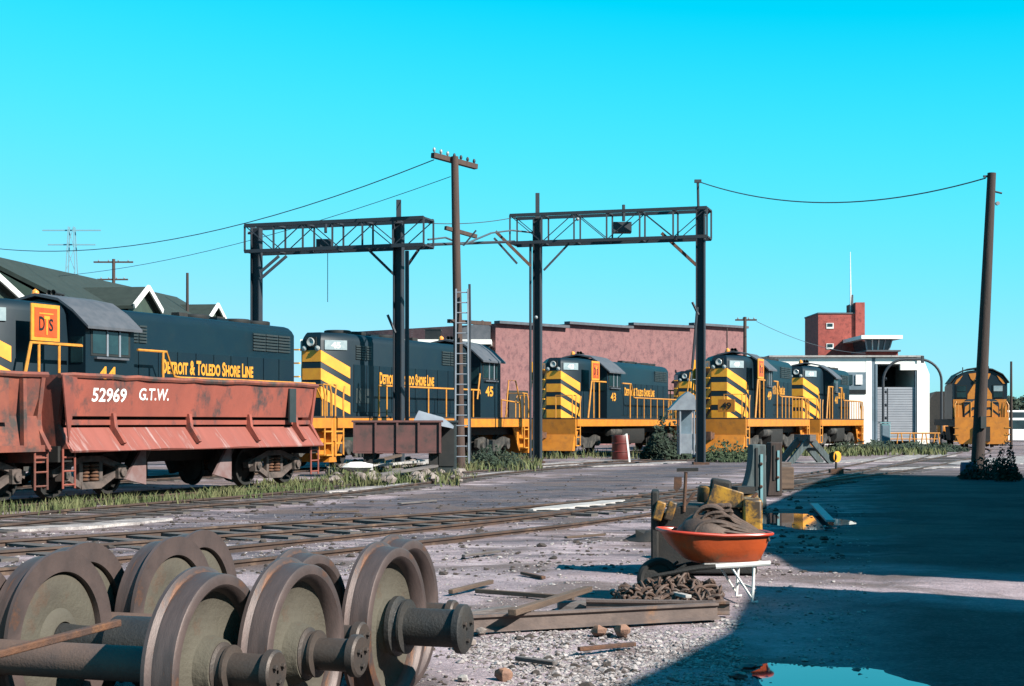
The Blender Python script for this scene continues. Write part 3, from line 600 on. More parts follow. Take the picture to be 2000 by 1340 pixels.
shade_building('small_warehouse', [Cg(2.72, 15.15), Cg(24, .5), Cg(24, -12), Cg(-1.6, 1), Cg(.93, 9.1), Cg(1.95, 11.6)], HB, 'lower brick warehouse shading the puddle in the near right corner')

# ------------------------------------------------------------------ locomotives
def wheelpair_mesh(r=.5):
    o = MB()
    return o
def make_truck(root, x, near=True, k=1.0):
    t = empty('bogie', (x, 0, 0)); t.parent = root
    for sy in (-1, 1):
        o = MB(); y0 = sy * 1.02
        o.prism([(-1.9 * k, .62), (-1.55 * k, .50), (-1.2 * k, .72), (-.55 * k, .42), (.55 * k, .42), (1.2 * k, .72), (1.55 * k, .50), (1.9 * k, .62), (1.85 * k, .92), (1.2 * k, 1.02), (.5 * k, .88), (-.5 * k, .88), (-1.2 * k, 1.02), (-1.85 * k, .92)], y0 - .07, y0 + .07, 'y')
        for a in (-1, 1):
            o.lathe([(.01, -.12), (.15, -.12), (.17, 0), (.15, .12), (.01, .12)], (a * 1.4 * k, y0 + sy * .05, .66), (0, 1, 0), 12)
            for q in (-.16, .16):
                o.lathe([(.01, -.16), (.07, -.16), (.07, .16), (.01, .16)], (a * .45 * k + q, y0, .6), (0, 0, 1), 8)
        o.build('side_frame', M['truck'], t)
        for a in (-1, 1):
            w = MB(); w.lathe([(.5, -.06), (.5, .05), (.54, .06), (.54, .09), (.44, .09), (.40, .02), (.15, -.01), (.15, -.08), (.01, -.08), (.01, .1), (.15, .1), (.38, .07), (.44, -.06)], (a * 1.4 * k, sy * .74, .65), (0, -sy, 0), 26)
            w.build('wheel', M['black'], t)
    MB().box((0, 0, .7), (1.2 * k, 1.8, .4)).build('bolster', M['black'], t)
    return t
def stripes(root, x0, dirx, nose_hw, bev_y, bev_x, tops, hgt, drop, m, side_ext=0):
    """chevron stripes round one bevelled hood end; x0 plane of the flat, dirx = +1 if hood extends to +x"""
    e = .006
    for zt in tops:
        o = MB()
        o.plate([(x0 - dirx * e, -nose_hw, zt - hgt), (x0 - dirx * e, nose_hw, zt - hgt), (x0 - dirx * e, nose_hw, zt), (x0 - dirx * e, -nose_hw, zt)], (-dirx, 0, 0), .004)
        for sy in (-1, 1):
            n_ = Vector((-dirx * bev_y, sy * bev_x, 0)).normalized(); q = n_ * e
            a = Vector((x0, sy * nose_hw, 0)); b = Vector((x0 + dirx * bev_x, sy * (nose_hw + bev_y), 0))
            Z = Vector((0, 0, 1))
            o.plate([a + q + Z * (zt - hgt), b + q + Z * (zt - hgt - drop), b + q + Z * (zt - drop), a + q + Z * zt], n_, .004)
            if side_ext:
                c = b + Vector((dirx * side_ext, 0, 0)); q2 = Vector((0, sy, 0)) * e
                o.plate([b + q2 + Z * (zt - hgt - drop), c + q2 + Z * (zt - hgt - drop * 1.4), c + q2 + Z * (zt - drop * 1.4), b + q2 + Z * (zt - drop)], (0, sy, 0), .004)
        o.build('chevron_stripe', m, root)
def hood(name, root, x0, x1, hw, z0, z1, m, bev0, bev1, byy=.6):
    """hood body with bevelled ends, rounded shoulders"""
    o = MB(); r = .28
    plan = []
    f = hw - byy
    plan += [(x0, -f), (x0 + bev0, -hw)] if bev0 else [(x0, -hw)]
    plan += [(x1 - bev1, -hw), (x1, -f)] if bev1 else [(x1, -hw)]
    plan += [(x1, f), (x1 - bev1, hw)] if bev1 else [(x1, hw)]
    plan += [(x0 + bev0, hw), (x0, f)] if bev0 else [(x0, hw)]
    rings = [(z0, 0), (z1 - r, 0), (z1 - r * .55, .05), (z1 - r * .18, .14), (z1, .30)]
    cx = (x0 + x1) / 2; n = len(plan); vs = []
    for z, ins in rings:
        for x, y in plan: vs.append((x - math.copysign(min(ins, .12), x - cx), y * (hw - ins) / hw, z))
    fs = [(j * n + i, j * n + (i + 1) % n, (j + 1) * n + (i + 1) % n, (j + 1) * n + i) for j in range(len(rings) - 1) for i in range(n)]
    fs += [tuple(range(n))[::-1], tuple((len(rings) - 1) * n + i for i in range(n))]
    o.add(vs, fs); return o.build(name, m, root)
def rail_run(root, pts, r=.03, name='handrail', m='rail_y'):
    return MB().path(pts, r, 6).build(name, M[m], root)

def make_loco(label, num, kx=1.0, long_first=False, stripe_tops=(3.97, 3.38, 2.78, 2.2), side_ext=0, group=None, full=True, lettering=True, z1=4.6, plate=True, rails='std', rootname='diesel_locomotive'):
    """local x = 0 at the near nose flat, +x away along the track; visible side is -y"""
    root = empty(rootname, (0, 0, 0), 0, label, 'locomotive', group)
    HW = .95; DK = 1.75; bx = .9
    # lengths
    nose = bx + 1.9 * kx; cab0 = nose; cab1 = nose + 1.8 * kx; end = cab1 + 8.2 * kx + .4
    if long_first: cab0 = bx + 9.2 * kx; cab1 = cab0 + 1.9 * kx; end = cab1 + 1.9 * kx
    L0 = -1.0; L1 = end + 1.0
    # frame
    for sy in (-1, 1): MB().b2(L0 + .1, L1 - .1, sy * 1.5 - .03, sy * 1.5 + .03, 1.42, 1.74).build('side_sill', M['orange_y'], root)
    MB().b2(L0, L1, -1.52, 1.52, 1.742, 1.80).build('walkway', M['black'], root)
    MB().b2(L0 + .3, L1 - .3, -.9, .9, 1.1, 1.735).build('underframe', M['black'], root)
    for (xe, dr) in ((L0, -1), (L1, 1)):
        o = MB(); o.b2(xe, xe + dr * .08, -1.5, 1.5, 1.0, 1.74); e_ = o.build('end_beam', M['orange_y'], root)
        o = MB(); o.prism([(xe + dr * .02, .32), (xe + dr * .35, .32), (xe + dr * .10, 1.05), (xe - dr * .05, 1.05)], -1.45, 1.45, 'y'); o.build('pilot', M['orange_y'], root)
        o = MB(); o.box((xe + dr * .35, 0, 1.02), (.55, .22, .26)); o.box((xe + dr * .62, .05, 1.02), (.18, .34, .36)); o.build('coupler', M['rust'], root)
        for sy in (-1, 1):
            o = MB()
            for k in range(3): o.box((xe - dr * (.18 + .03 * k), sy * 1.38, .55 + .38 * k), (.42, .26, .05))
            o.build('step', M['rail_y'], root)
            st = MB(); st.prism([(xe - dr * .02, .42), (xe - dr * .45, .42), (xe - dr * 1.05, 1.42), (xe - dr * .02, 1.42)], sy * 1.22 - .02, sy * 1.22 + .02, 'y'); st.build('step_plate', M['orange_y'], root)
            rail_run(root, [(xe - dr * .02, sy * 1.48, .55), (xe - dr * .02, sy * 1.48, 2.5), (xe - dr * .12, sy * 1.46, 2.8), (xe - dr * .25, sy * 1.3, 2.82)], .028, 'grab_rail')
            rail_run(root, [(xe - dr * .5, sy * 1.5, .55), (xe - dr * .5, sy * 1.5, 2.5), (xe - dr * .6, sy * 1.5, 2.78)], .028, 'grab_rail')
        rail_run(root, [(xe - dr * .03, -1.3, 1.8), (xe - dr * .03, -1.3, 2.82), (xe - dr * .03, -.5, 2.82), (xe - dr * .03, -.5, 1.8)], .025, 'end_rail')
        rail_run(root, [(xe - dr * .03, 1.3, 1.8), (xe - dr * .03, 1.3, 2.82), (xe - dr * .03, .5, 2.82), (xe - dr * .03, .5, 1.8)], .025, 'end_rail')
    # bogies, tank
    make_truck(root, L0 + 2.6, k=.85); make_truck(root, L1 - 2.6, k=.85)
    o = MB(); xm = (L0 + L1) / 2; o.prism([(-1.2, .55), (1.2, .55), (1.35, .75), (1.35, 1.3), (-1.35, 1.3), (-1.35, .75)], xm - 1.5 * kx, xm + 1.5 * kx, 'x'); o.build('fuel_tank', M['black'], root)
    for sy in (-1,): MB().lathe([(.01, -.8), (.2, -.78), (.22, -.7), (.22, .7), (.2, .78), (.01, .8)], (xm - 2.2 * kx, sy * 1.15, 1.15), (1, 0, 0), 12).build('air_reservoir', M['truck'], root)
    # hoods
    if long_first:
        lh = hood('long_hood', root, 0, cab0, HW, DK, z1, M['navy'], bx, 0); sh = hood('short_hood', root, cab1, end, HW * .85, DK, 2.85, M['roofgrey'], 0, .5, .4); lx0, lx1 = bx + .2, cab0
    else:
        sh = hood('short_hood', root, 0, cab0, HW, DK, z1 - .02, M['navy'], bx, 0); lh = hood('long_hood', root, cab1, end, HW, DK, z1, M['navy'], 0, .45, .3); lx0, lx1 = cab1, end - .5
    # hood doors (proud panels) and louvres on both sides
    nd = int((lx1 - lx0) / .82)
    for sy in (-1, 1):
        for k in range(nd):
            a = lx0 + (lx1 - lx0) * k / nd + .03; b = lx0 + (lx1 - lx0) * (k + 1) / nd - .03
            MB().b2(a, b, sy * (HW + .0), sy * (HW + .022), DK + .2, 3.55).build('hood_door', M['navy'], root)
        for (a, b, z0, zt_) in ((lx0 + .15, lx0 + 1.25, 3.72, 4.22), (lx1 - 2.3, lx1 - .2, 3.75, 4.3)):
            o = MB(); n_l = 6
            for q in range(3):
                aa = a + (b - a) * q / 3 + .02; bb = a + (b - a) * (q + 1) / 3 - .02
                for j in range(n_l):
                    zc = z0 + (zt_ - z0) * (j + .5) / n_l; o.box(((aa + bb) / 2, sy * (HW + .02), zc), (bb - aa, .03, (zt_ - z0) / n_l * .6))
            o.build('louvre_panel', M['navy_g'], root)
        MB().b2(lx0 + .15, lx0 + 1.2, sy * (HW + .022), sy * (HW + .035), DK + .5, 2.75).build('filter_panel', M['navy_g'], root)
    # roof furniture
    for k in range(4):
        x = lx1 - .7 - k * 1.02 * kx if not long_first else lx0 + .6 + k * 1.05 * kx
        if k < 2 or k == 3: MB().lathe([(.01, 0), (.44, 0), (.46, .03), (.46, .14), (.42, .16), (.01, .17)], (x, 0, z1 - .01), (0, 0, 1), 18).build('radiator_fan', M['navy_d'], root)
        else: MB().b2(x - .3, x + .3, -.3, .3, z1 - .02, z1 + .1).build('hatch', M['navy'], root)
    xs = (lx0 + lx1) / 2
    for a in (-.5, 1.4): MB().prism([(-.16, z1 - .03), (.16, z1 - .03), (.13, z1 + .17), (-.13, z1 + .17)], xs + a, xs + a + .42, 'x').build('exhaust_stack', M['black'], root)
    # cab
    W_ = 1.5; cz = 4.02
    o = MB(); o.prism([(-W_, DK), (W_, DK), (W_, cz), (1.2, 4.30), (.7, 4.60), (0, 4.72), (-.7, 4.60), (-1.2, 4.30), (-W_, cz)], cab0, cab1, 'x'); cab = o.build('cab', M['navy'], root)
    prof = [(-1.68, 3.94), (-1.2, 4.36), (-.72, 4.66), (0, 4.80), (.72, 4.66), (1.2, 4.36), (1.68, 3.94)]
    o = MB(); o.prism(prof + [(a, b + .07) for a, b in prof[::-1]], cab0 - .12, cab1 + .12, 'x'); o.build('cab_roof', M['roofgrey'], root)
    for sy in (-1, 1):
        MB().b2(cab0 + .18 * kx, cab1 - .16 * kx, sy * W_, sy * (W_ + .012), 3.28, 3.96).build('window_frame', M['navy_d'], cab)
        for (a, b) in ((.24, .72), (.80, 1.18), (1.26, 1.56)):
            wpn = MB().b2(cab0 + a * kx, cab0 + b * kx, sy * (W_ + .012), sy * (W_ + .02), 3.34, 3.90).build('side_window', M['glass'], cab)
        for a in (.76, 1.22): MB().b2(cab0 + a * kx - .03, cab0 + a * kx + .03, sy * (W_ + .012), sy * (W_ + .04), 3.28, 3.96).build('window_post', M['sheet'], cab)
        MB().b2(cab0 + .3 * kx, cab0 + 1.5 * kx, sy * (W_ + .005), sy * (W_ + .10), 3.20, 3.25).build('arm_rest', M['roofgrey'], cab)
        text(num, M['letter'], cab, (cab0 + .45 * kx, sy * W_, 2.62) if sy < 0 else (cab0 + 1.3 * kx, sy * W_, 2.62), (-sy, 0, 0), (0, 0, 1), .72, .40, 'number', .03, th=.01)
        # end windows of the cab
        for (xe, dr) in ((cab0, -1), (cab1, 1)): MB().b2(xe, xe + dr * .015, sy * 1.05, sy * 1.42, 3.1, 3.75).build('end_window', M['glass'], cab)
    MB().lathe([(.11, 0), (.12, .04), (.09, .18), (.01, .24)], (cab0 + .3, .35, 4.78), (0, 0, 1), 12).build('beacon', M['amber'], root)
    MB().lathe([(.14, -.08), (.14, 0), (.1, .02), (.01, .02)], (cab0 + .3, .35, 4.78), (0, 0, 1), 12).build('beacon_base', M['black'], root)
    for k in range(2): MB().lathe([(.03, 0), (.035, .3), (.09, .42), (.08, .42), (.02, .3)], (cab0 + 1.1, .1 + k * .14, 4.92), (-1, 0, .05), 8).build('horn', M['navy_d'], root)
    MB().tube((cab0 + 1.1, .15, 4.8), (cab0 + 1.1, .15, 4.95), .02).build('horn_stand', M['navy_d'], root)
    # nose end: stripes, lamps, number boards
    stripes(root, 0, 1, HW - .6, .6, bx, stripe_tops, .38, .55, M['yellow'], side_ext)
    MB().lathe([(.13, 0), (.15, -.08), (.13, -.1), (.01, -.07)], (0, 0, 4.27), (1, 0, 0), 14).build('headlight', M['lens'], root)
    MB().b2(-.05, 0, -.2, .2, 4.1, 4.44).build('headlight_box', M['navy_d'], root)
    for sy in (-1, 1):
        MB().lathe([(.08, 0), (.09, -.06), (.01, -.09)], (-.01, sy * .25, 3.98 + .08), (1, 0, 0), 10).build('class_light', M['lens'], root)
        n_ = Vector((-.6, sy * bx, 0)).normalized(); a = Vector((0, sy * .35, 0)); b = Vector((bx, sy * .95, 0)); q = n_ * .008; Z = Vector((0, 0, 1))
        p0 = a.lerp(b, .12) + q; p1 = a.lerp(b, .88) + q
        o = MB(); o.plate([p0 + Z * 4.02, p1 + Z * 4.02, p1 + Z * 4.34, p0 + Z * 4.34], n_, .03); nb = o.build('number_board', M['board'], root)
        rgt = (b - a) if sy < 0 else (a - b); st_ = a.lerp(b, .34) if sy < 0 else a.lerp(b, .66)
        text(num, M['white'], nb, st_ + q + n_ * .031 + Z * 4.07, rgt, Z, .34, .21, 'number', .03)
    # small yellow plates on the near side of the nose (corner steps)
    for k in range(5): MB().b2(-.12, -.02, .4 + .02, .62, 2.2 + .45 * k, 2.25 + .45 * k).build('nose_rung', M['yellow'], root)
    # handrails
    y = -1.5
    for y in (-1.5, 1.5):
        if long_first:
            a, b = bx + 1.0, cab0 - .1; z = 2.85
            rail_run(root, [(a, y, 1.8), (a, y, z), (b, y, z), (b + .05, y, 2.7)], .035)
            for f_ in (.07, .27, .46, .64, .80, .93): MB().tube((a + (b - a) * f_, y, 1.8), (a + (b - a) * f_, y, z), .028, n=6).build('handrail_post', M['rail_y'], root)
            rail_run(root, [(cab1 + .5, y, 1.8), (cab1 + .8, y, 3.3), (cab1 + 1.5, y, 3.3), (cab1 + 2.0, y, 2.4), (cab1 + 2.2, y, 1.0)], .03)
            rail_run(root, [(cab1 + .1, y, 1.8), (cab1 + .1, y, 2.5), (cab1 + 2.0, y, 2.4)], .03)
            rail_run(root, [(cab0 - .3, y, 2.5), (cab0 - .05, y, 3.5)], .035)
        else:
            za = 3.5; a = bx + .05
            rail_run(root, [(a - .45, y, 1.8), (a, y, za), (cab0 - .15, y, za)], .045)
            for xx in (a + .28, a + 1.0): MB().tube((xx, y, 1.8), (xx, y, za), .035, n=6).build('handrail_post', M['rail_y'], root)
            e1 = cab1 + 1.3 * kx
            rail_run(root, [(cab1 + .15, y, za), (e1, y, za), (e1 + .35, y, 2.85), (e1 + .6, y, 2.82), (end - .1, y, 2.82), (end + .35, y, 2.3), (end + .35, y, 1.8)], .035)
            MB().tube((e1 - .15, y, 1.8), (e1 - .15, y, za), .035, n=6).build('handrail_post', M['rail_y'], root)
            nn_ = 7
            for k in range(nn_): xx = e1 + .6 + (end - .1 - e1 - .6) * (k + .3) / nn_; MB().tube((xx, y, 1.8), (xx, y, 2.82), .025, n=6).build('handrail_post', M['rail_y'], root)
            if plate:
                pl = MB().b2(a, a + 1.0, y - .02, y + .02, za + .06, za + .94).build('emblem_plate', M['letter'], root)
                s1 = math.copysign(1, y)
                MB().b2(a + .1, a + .9, y + s1 * .02, y + s1 * .03, za + .15, za + .85).build('emblem_field', M['emblem'], pl)
                dx = 1 if y < 0 else -1; x_0 = a if y < 0 else a + 1.0
                MB().b2(a + .26, a + .76, y + s1 * .03, y + s1 * .035, za + .70, za + .73).build('emblem_bar', M['letter'], pl)
                text('D', M['blackp'], pl, (x_0 + dx * .25, y + s1 * .03, za + .30), (dx, 0, 0), (0, 0, 1), .2, .34, 'emblem_letter', .02, th=.006)
                text('T', M['letter'], pl, (x_0 + dx * .42, y + s1 * .03, za + .20), (dx, 0, 0), (0, 0, 1), .2, .46, 'emblem_letter', .02, th=.012)
                text('S', M['blackp'], pl, (x_0 + dx * .60, y + s1 * .03, za + .30), (dx, 0, 0), (0, 0, 1), .15, .30, 'emblem_letter', .02, th=.006)
    if lettering:
        a = (cab1 + 1.75 * kx, cab1 + 5.95 * kx) if not long_first else (bx + 2.0 * kx, bx + 6.2 * kx)
        for sy in (-1, 1):
            text('Detroit & Toledo Shore Line', M['letter'], root, ((a[0] if sy < 0 else a[1]), sy * (HW + .03), 2.93), (-sy, 0, 0), (0, 0, 1), a[1] - a[0], .42, 'lettering', .035, caps=True, th=.006)
    return root
def place(root, c, Y0, rz=RZ):
    root.location = (c + .44 * Y0, Y0, 0); root.rotation_euler = (0, 0, rz); return root
# positions: centre of the near nose flat
l44 = make_loco('black and yellow engine 44 standing behind the red dump cars at the left', '44', 1.07)
Yend = 48.7; length44 = .9 + (1.9 + 1.8 + 8.2) * 1.07 + .4
place(l44, C_A, Yend + .4 - length44 * .9153)
l45 = make_loco('engine 45 with yellow chevron nose, its cab at the far end, behind the red bin', '45', 1.0, long_first=True, stripe_tops=(4.0, 3.4, 2.8))
place(l45, C_A, 51.1)
l43 = make_loco('engine 43 with emblem plate beside its cab, in front of the long brick workshop', '43', 1.11)
place(l43, C_A, 70.6)
lx = make_loco('engine with only its yellow striped nose showing behind the small grey sheet metal hut', '42', 1.0, plate=False)
place(lx, C_A, 89.0)
l49 = make_loco('black engine 49 with four yellow chevrons on its nose, right of the last gantry column', '49', .74, side_ext=.5, stripe_tops=(4.0, 3.38, 2.76, 2.14))
place(l49, C_B, 68.0)
l41 = make_loco('black engine coupled behind engine 49, its rear end beside the white shed', '41', .70, side_ext=.3, plate=False)
place(l41, C_B, 81.4)
MB().b2(-.05, 0, -1.0, -.25, 2.05, 2.6).build('number_plate', M['orange_y'], l49, (-1.0, 0, 0))
text('49', M['blackp'], l49, (-1.06, -.25 - .15, 2.17), (0, -1, 0), (0, 0, 1), .45, .3, 'number', .03)

# -- engine seen head on at the right
def make_front_loco():
    r = empty('diesel_locomotive', (0, 0, 0), 0, 'yellow and black engine seen head on behind the leaning pole at the right', 'locomotive')
    MB().b2(0, 14, -1.5, 1.5, 1.45, 1.8).build('walkway', M['black'], r)
    for sy in (-1, 1): MB().b2(.1, 14, sy * 1.5 - .03, sy * 1.5 + .03, 1.4, 1.74).build('side_sill', M['black'], r)
    o = MB(); o.prism([(-1.5, 1.9), (1.5, 1.9), (1.5, .9), (1.25, .35), (-1.25, .35), (-1.5, .9)], -.25, 0, 'x'); o.build('end_beam', M['orange_y'], r)
    MB().box((-.5, 0, .95), (.6, .26, .3)).build('coupler', M['black'], r)
    MB().prism([(-.45, .5), (.45, .5), (.45, 1.35), (-.45, 1.35)], -.35, -.25, 'x').build('coupler_pocket', M['black'], r)
    # cab end wall
    prof = [(-1.55, 1.8), (1.55, 1.8), (1.55, 3.95), (1.25, 4.32), (.7, 4.6), (0, 4.7), (-.7, 4.6), (-1.25, 4.32), (-1.55, 3.95)]
    cab = MB().prism(prof, .9, 4.2, 'x').build('cab', M['navy'], r)
    rp = [(-1.66, 3.9), (-1.3, 4.38), (-.72, 4.68), (0, 4.79), (.72, 4.68), (1.3, 4.38), (1.66, 3.9)]
    MB().prism(rp + [(a, b + .06) for a, b in rp[::-1]], .8, 4.4, 'x').build('cab_roof', M['navy_d'], r)
    for sy in (-1, 1):
        MB().b2(.87, .9, sy * .72, sy * 1.36, 3.0, 3.8).build('window_frame', M['blackp'], cab)
        w = MB().b2(.85, .87, sy * .78, sy * 1.28, 3.42, 3.74).build('end_window', M['board'] if sy < 0 else M['glass'], cab)
        w = MB().b2(.85, .87, sy * .78, sy * 1.28, 3.06, 3.36).build('end_window', M['glass'], cab)
        o = MB(); o.plate([(.88, sy * .18, 4.5), (.88, sy * .62, 4.45), (.88, sy * .5, 4.15), (.88, sy * .3, 3.95)], (-1, 0, 0), .006); o.build('roof_flash', M['orange_y'], cab)
        o = MB(); o.plate([(.88, sy * .95, 4.36), (.88, sy * 1.3, 4.1), (.88, sy * 1.42, 3.85), (.88, sy * 1.3, 3.86), (.88, sy * 1.12, 4.08)], (-1, 0, 0), .006); o.build('roof_flash', M['orange_y'], cab)
        o = MB(); o.plate([(.88, sy * .05, 3.95), (.88, sy * .26, 3.95), (.88, sy * .68, 3.25), (.88, sy * .70, 2.85), (.88, sy * .30, 2.85), (.88, sy * .05, 3.3)], (-1, 0, 0), .006); o.build('cab_flash', M['orange_y'], cab)
        o = MB(); o.plate([(.88, sy * 1.5, 2.95), (.88, sy * .75, 2.95), (.88, sy * 1.0, 2.2), (.88, sy * 1.5, 1.9)], (-1, 0, 0), .006); o.build('cab_flash', M['orange_y'], cab)
        for k in range(3):
            z = 2.75 - k * .52
            o = MB(); o.plate([(-.05, sy * .03, z), (-.05, sy * .42, z + .12), (-.05, sy * .92, z - .25), (-.05, sy * .95, z - .66), (-.05, sy * .5, z - .26), (-.05, sy * .03, z - .30)], (-1, 0, 0), .006); o.build('nose_flash', M['orange_y'], r)
        rail_run(r, [(-.1, sy * 1.45, .5), (-.1, sy * 1.5, 2.6), (0, sy * 1.4, 2.8), (.5, sy * 1.4, 2.8), (.9, sy * 1.45, 2.4)], .03)
        o = MB(); o.prism([(sy * 1.02, 1.9), (sy * 1.48, 1.9), (sy * 1.42, 2.75), (sy * 1.15, 2.9)], 0, .04, 'x'); o.build('end_panel', M['orange_y'], r)
        rail_run(r, [(-.08, sy * .6, 1.9), (-.08, sy * .6, 2.8), (-.08, sy * 1.3, 2.8), (-.08, sy * 1.3, 1.9)], .025, 'end_rail')
        for k in range(3): MB().box((-.1, sy * 1.42, .5 + .4 * k), (.35, .3, .05)).build('step', M['rail_y'], r)
    hood('short_hood', r, -.04, .9, .98, 1.8, 2.95, M['navy'], 0, 0)
    hood('long_hood', r, 4.2, 13.2, .95, 1.8, 4.2, M['navy'], 0, .4, .3)
    MB().lathe([(.1, 0), (.12, -.1), (.01, -.06)], (.88, .13, 4.1), (1, 0, 0), 12).build('headlight', M['lens'], r); MB().lathe([(.1, 0), (.12, -.1), (.01, -.06)], (.88, -.13, 4.1), (1, 0, 0), 12).build('headlight', M['lens'], r)
    for k in range(2): MB().lathe([(.03, 0), (.035, .3), (.09, .42), (.02, .3)], (1.8, -.5 + k * .2, 4.82), (-1, 0, .05), 8).build('horn', M['navy_d'], r)
    MB().tube((1.5, .9, 4.5), (1.5, .9, 4.85), .03).build('aerial', M['navy_d'], r)
    make_truck(r, 2.4, k=.85); make_truck(r, 11.5, k=.85)
    MB().prism([(-1.2, .5), (1.2, .5), (1.3, 1.35), (-1.3, 1.35)], 5.5, 8.5, 'x').build('fuel_tank', M['black'], r)
    return r
fl = make_front_loco(); fl.location = (27.2, 89, 0); fl.rotation_euler = (0, 0, math.atan2(1, .19))
# dark wagon alongside the last engine
dw = empty('dark_tank_wagon', (P(1850, 825, 114).x, 114, 0), math.atan2(1, .2), 'dark wagon half hidden at the left of the head on engine', 'wagon')
MB().prism([(-1.2, 1.1), (1.2, 1.1), (1.3, 2.0), (1.2, 3.4), (.8, 3.9), (-.8, 3.9), (-1.2, 3.4), (-1.3, 2.0)], 0, 9, 'x').build('body', M['black'], dw)
MB().b2(-.02, 0, -.9, -.5, 2.4, 3.1).build('door', M['emblem'], dw); MB().b2(0, 9, -1.3, 1.3, .5, 1.1).build('underframe', M['black'], dw)
for x in (1.5, 7.5):
    for sy in (-1, 1): MB().lathe([(.45, -.06), (.45, .06), (.01, .06), (.01, -.06)], (x, sy * .75, .6), (0, 1, 0), 18).build('wheel', M['black'], dw)

# ------------------------------------------------------------------ dump cars
def freight_truck(root, x):
    t = empty('bogie', (x, 0, 0)); t.parent = root
    for sy in (-1, 1):
        o = MB(); y = sy * 1.0
        for a, b, w in (((-1.15, .62), (-.85, .72), .14), ((-.85, .72), (-.3, .88), .12), ((-.3, .88), (.3, .88), .12), ((.3, .88), (.85, .72), .12), ((.85, .72), (1.15, .62), .14), ((-.85, .62), (-.3, .36), .12), ((-.3, .36), (.3, .36), .14), ((.3, .36), (.85, .62), .12), ((-.3, .36), (-.3, .88), .1), ((.3, .36), (.3, .88), .1)):
            o.bar((a[0], y, a[1]), (b[0], y, b[1]), w, w)
        o.build('side_frame', M['truckl'], t)
        for q in (-.14, .14):
            s = MB()
            for j in range(5): s.lathe([(.06, 0), (.10, .02), (.10, .045), (.06, .065)], (q, y, .44 + j * .07), (0, 0, 1), 10)
            s.build('spring', M['rust'], t)
        for a in (-.85, .85):
            w = MB(); w.lathe([(.42, -.06), (.42, .04), (.45, .06), (.45, .08), (.36, .08), (.32, .02), (.1, -.01), (.1, -.06), (.01, -.06), (.01, .1), (.1, .1), (.34, .06), (.36, -.06)], (a, sy * .74, .57), (0, -sy, 0), 26)
            w.build('wheel', M['black'], t)
            bx_ = MB(); bx_.box((a, sy * 1.06, .6), (.24, .16, .26)); bx_.lathe([(.01, -.06), (.09, -.05), (.09, .05), (.01, .06)], (a, sy * 1.14, .6), (0, 1, 0), 10); bx_.build('axle_box', M['truckl'], t)
M['truckl'] = mat('rusty_grey_casting', (.20, .15, .13), (.13, .10, .09), 6, .85, c3=(.05, .045, .04), s3=4, k3=(.5, .65))
